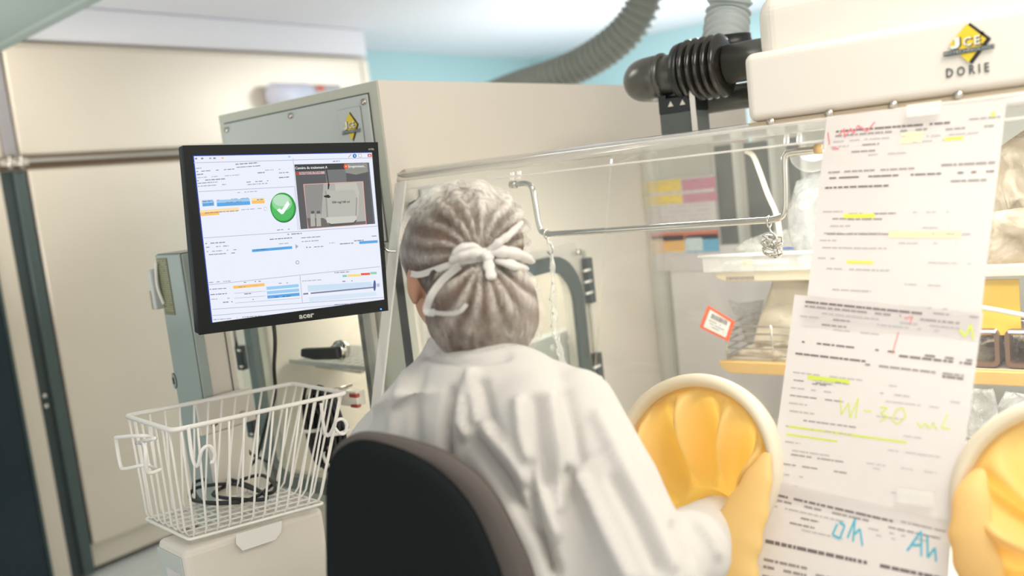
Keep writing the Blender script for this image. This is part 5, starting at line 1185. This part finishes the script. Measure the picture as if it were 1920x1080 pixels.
# bow
bw = MB()
def puff(pts_, rs_, fl=.55):
    ps = smoothpath([onhead(*p[:2], off=p[2]) for p in pts_], 5); n = len(ps); r_ = [float(np.interp(i/(n-1), np.linspace(0, 1, len(rs_)), rs_)) for i in range(n)]
    r_ = [1.2*a_*(1+.12*math.sin(i*1.7)) for i, a_ in enumerate(r_)]
    bw.tube(ps, r_, 12, flat=[a_*fl for a_ in r_])
puff([(912, 476, .010), (885, 474, .016), (860, 480, .016), (845, 492, .010)], [.006, .013, .011, .004])
puff([(912, 476, .012), (885, 462, .018), (862, 466, .018), (850, 480, .014)], [.005, .008, .008, .004])
puff([(912, 476, .010), (940, 472, .016), (970, 478, .012), (995, 490, .008)], [.006, .014, .013, .006])
puff([(915, 470, .012), (935, 455, .018), (955, 440, .020), (975, 420, .016)], [.005, .009, .008, .006])
puff([(905, 470, .014), (914, 478, .018), (920, 488, .014)], [.007, .010, .006])
puff([(914, 480, .012), (917, 500, .014), (922, 522, .012)], [.006, .006, .0055])
puff([(930, 488, .008), (960, 496, .010), (985, 502, .006)], [.005, .010, .006])
bw.build('bow', m_tape, per)

# ================================================================== CHAIR
chn = Vector((math.sin(math.radians(18)), -math.cos(math.radians(18)), 0)); ch0 = D(790, 950, 1.08)
chx = chn.cross(Z).normalized(); chx = chx if chx.dot(RT) > 0 else -chx
fQ = frame(ch0, chx, Z)
if fQ.n.dot(CAM-ch0) < 0: fQ = frame(ch0, chx, Z)
chair = thing('office_chair', 'black office chair with a rounded backrest under the seated person', 'chair', Vector((ch0.x, ch0.y, 0))+fwd*.2)
outl = [(610, 1130), (607, 1000), (608, 900), (614, 860), (632, 832), (662, 819), (705, 821), (760, 833), (815, 852), (860, 880), (895, 912), (925, 955), (952, 1010), (978, 1070), (1000, 1150), (1010, 1250), (960, 1330), (820, 1350), (680, 1330), (620, 1250)]
ol = smoothpath([Vector((*fQ.uv(*p), 0)) for p in outl], 4, True)
inn = smoothpath([Vector((*fQ.uv(*p), 0)) for p in [(611, 1130), (609, 1000), (611, 905), (618, 868), (636, 842), (664, 828), (700, 829), (748, 843), (795, 866), (835, 897), (868, 934), (893, 975), (915, 1025), (935, 1080), (952, 1150), (960, 1240), (915, 1310), (810, 1330), (690, 1315), (630, 1240)]], 4, True)
cx_ = sum((p.x for p in ol))/len(ol); cy_ = sum((p.y for p in ol))/len(ol)
curv = lambda x_, y_: -.55*((x_-cx_)**2)
sg = 1 if fQ.n.dot(CAM-ch0) > 0 else -1
def slab(outline, d0, d1, dome):
    q = MB(); n = len(outline); R8 = 8; vs = []; fs = []
    for side_, dd in ((0, d0), (1, d1)):
        for j in range(R8+1):
            f_ = 1-j/R8*.999
            for p in outline:
                x_ = cx_+(p.x-cx_)*f_; y_ = cy_+(p.y-cy_)*f_; vs.append(fQ(x_, y_, sg*(dd+curv(x_, y_)+(dome*(1-f_**4) if side_ == 0 else 0))))
    for s_ in range(2):
        b_ = s_*(R8+1)*n
        for j in range(R8):
            for i in range(n): fs.append([b_+j*n+i, b_+j*n+(i+1) % n, b_+(j+1)*n+(i+1) % n, b_+(j+1)*n+i])
    m2 = (R8+1)*n
    for i in range(n): fs.append([i, (i+1) % n, m2+(i+1) % n, m2+i])
    q.add(vs, fs, True); return q
slab(ol, -.004, -.020, .0).build('backrest_cushion', m_chairr, chair)
slab(inn, .006, -.006, .006).build('back_shell', m_chair, chair)
sc_ = Vector((ch0.x, ch0.y, .44))-chn*.27
q = MB(); q.ball(sc_, (.21, .20, .04), 28); q.build('seat', m_chair, chair)
q = MB(); q.cyl((sc_.x, sc_.y, .1), (sc_.x, sc_.y, .41), .028); q.build('gas_column', m_dkgrey, chair)
q = MB(); q.tube(smoothpath([Vector((ch0.x, ch0.y, .62))-chn*.05, Vector((ch0.x, ch0.y, .45))-chn*.06, sc_-Z*.045+chn*.05]), .014, 12, flat=.03); q.build('back_bar', m_dkgrey, chair)
for k in range(5):
    an = k*1.2566; q = MB(); e_ = Vector((sc_.x+.27*math.cos(an), sc_.y+.27*math.sin(an), .07)); q.tube([(sc_.x, sc_.y, .11), e_], [.022, .014], 10); lg = q.build('leg', m_dkgrey, chair)
    q = MB(); q.cyl(e_+Vector((0, -.012, -.042)), e_+Vector((0, .012, -.042)), .028); q.build('caster', m_black, lg)
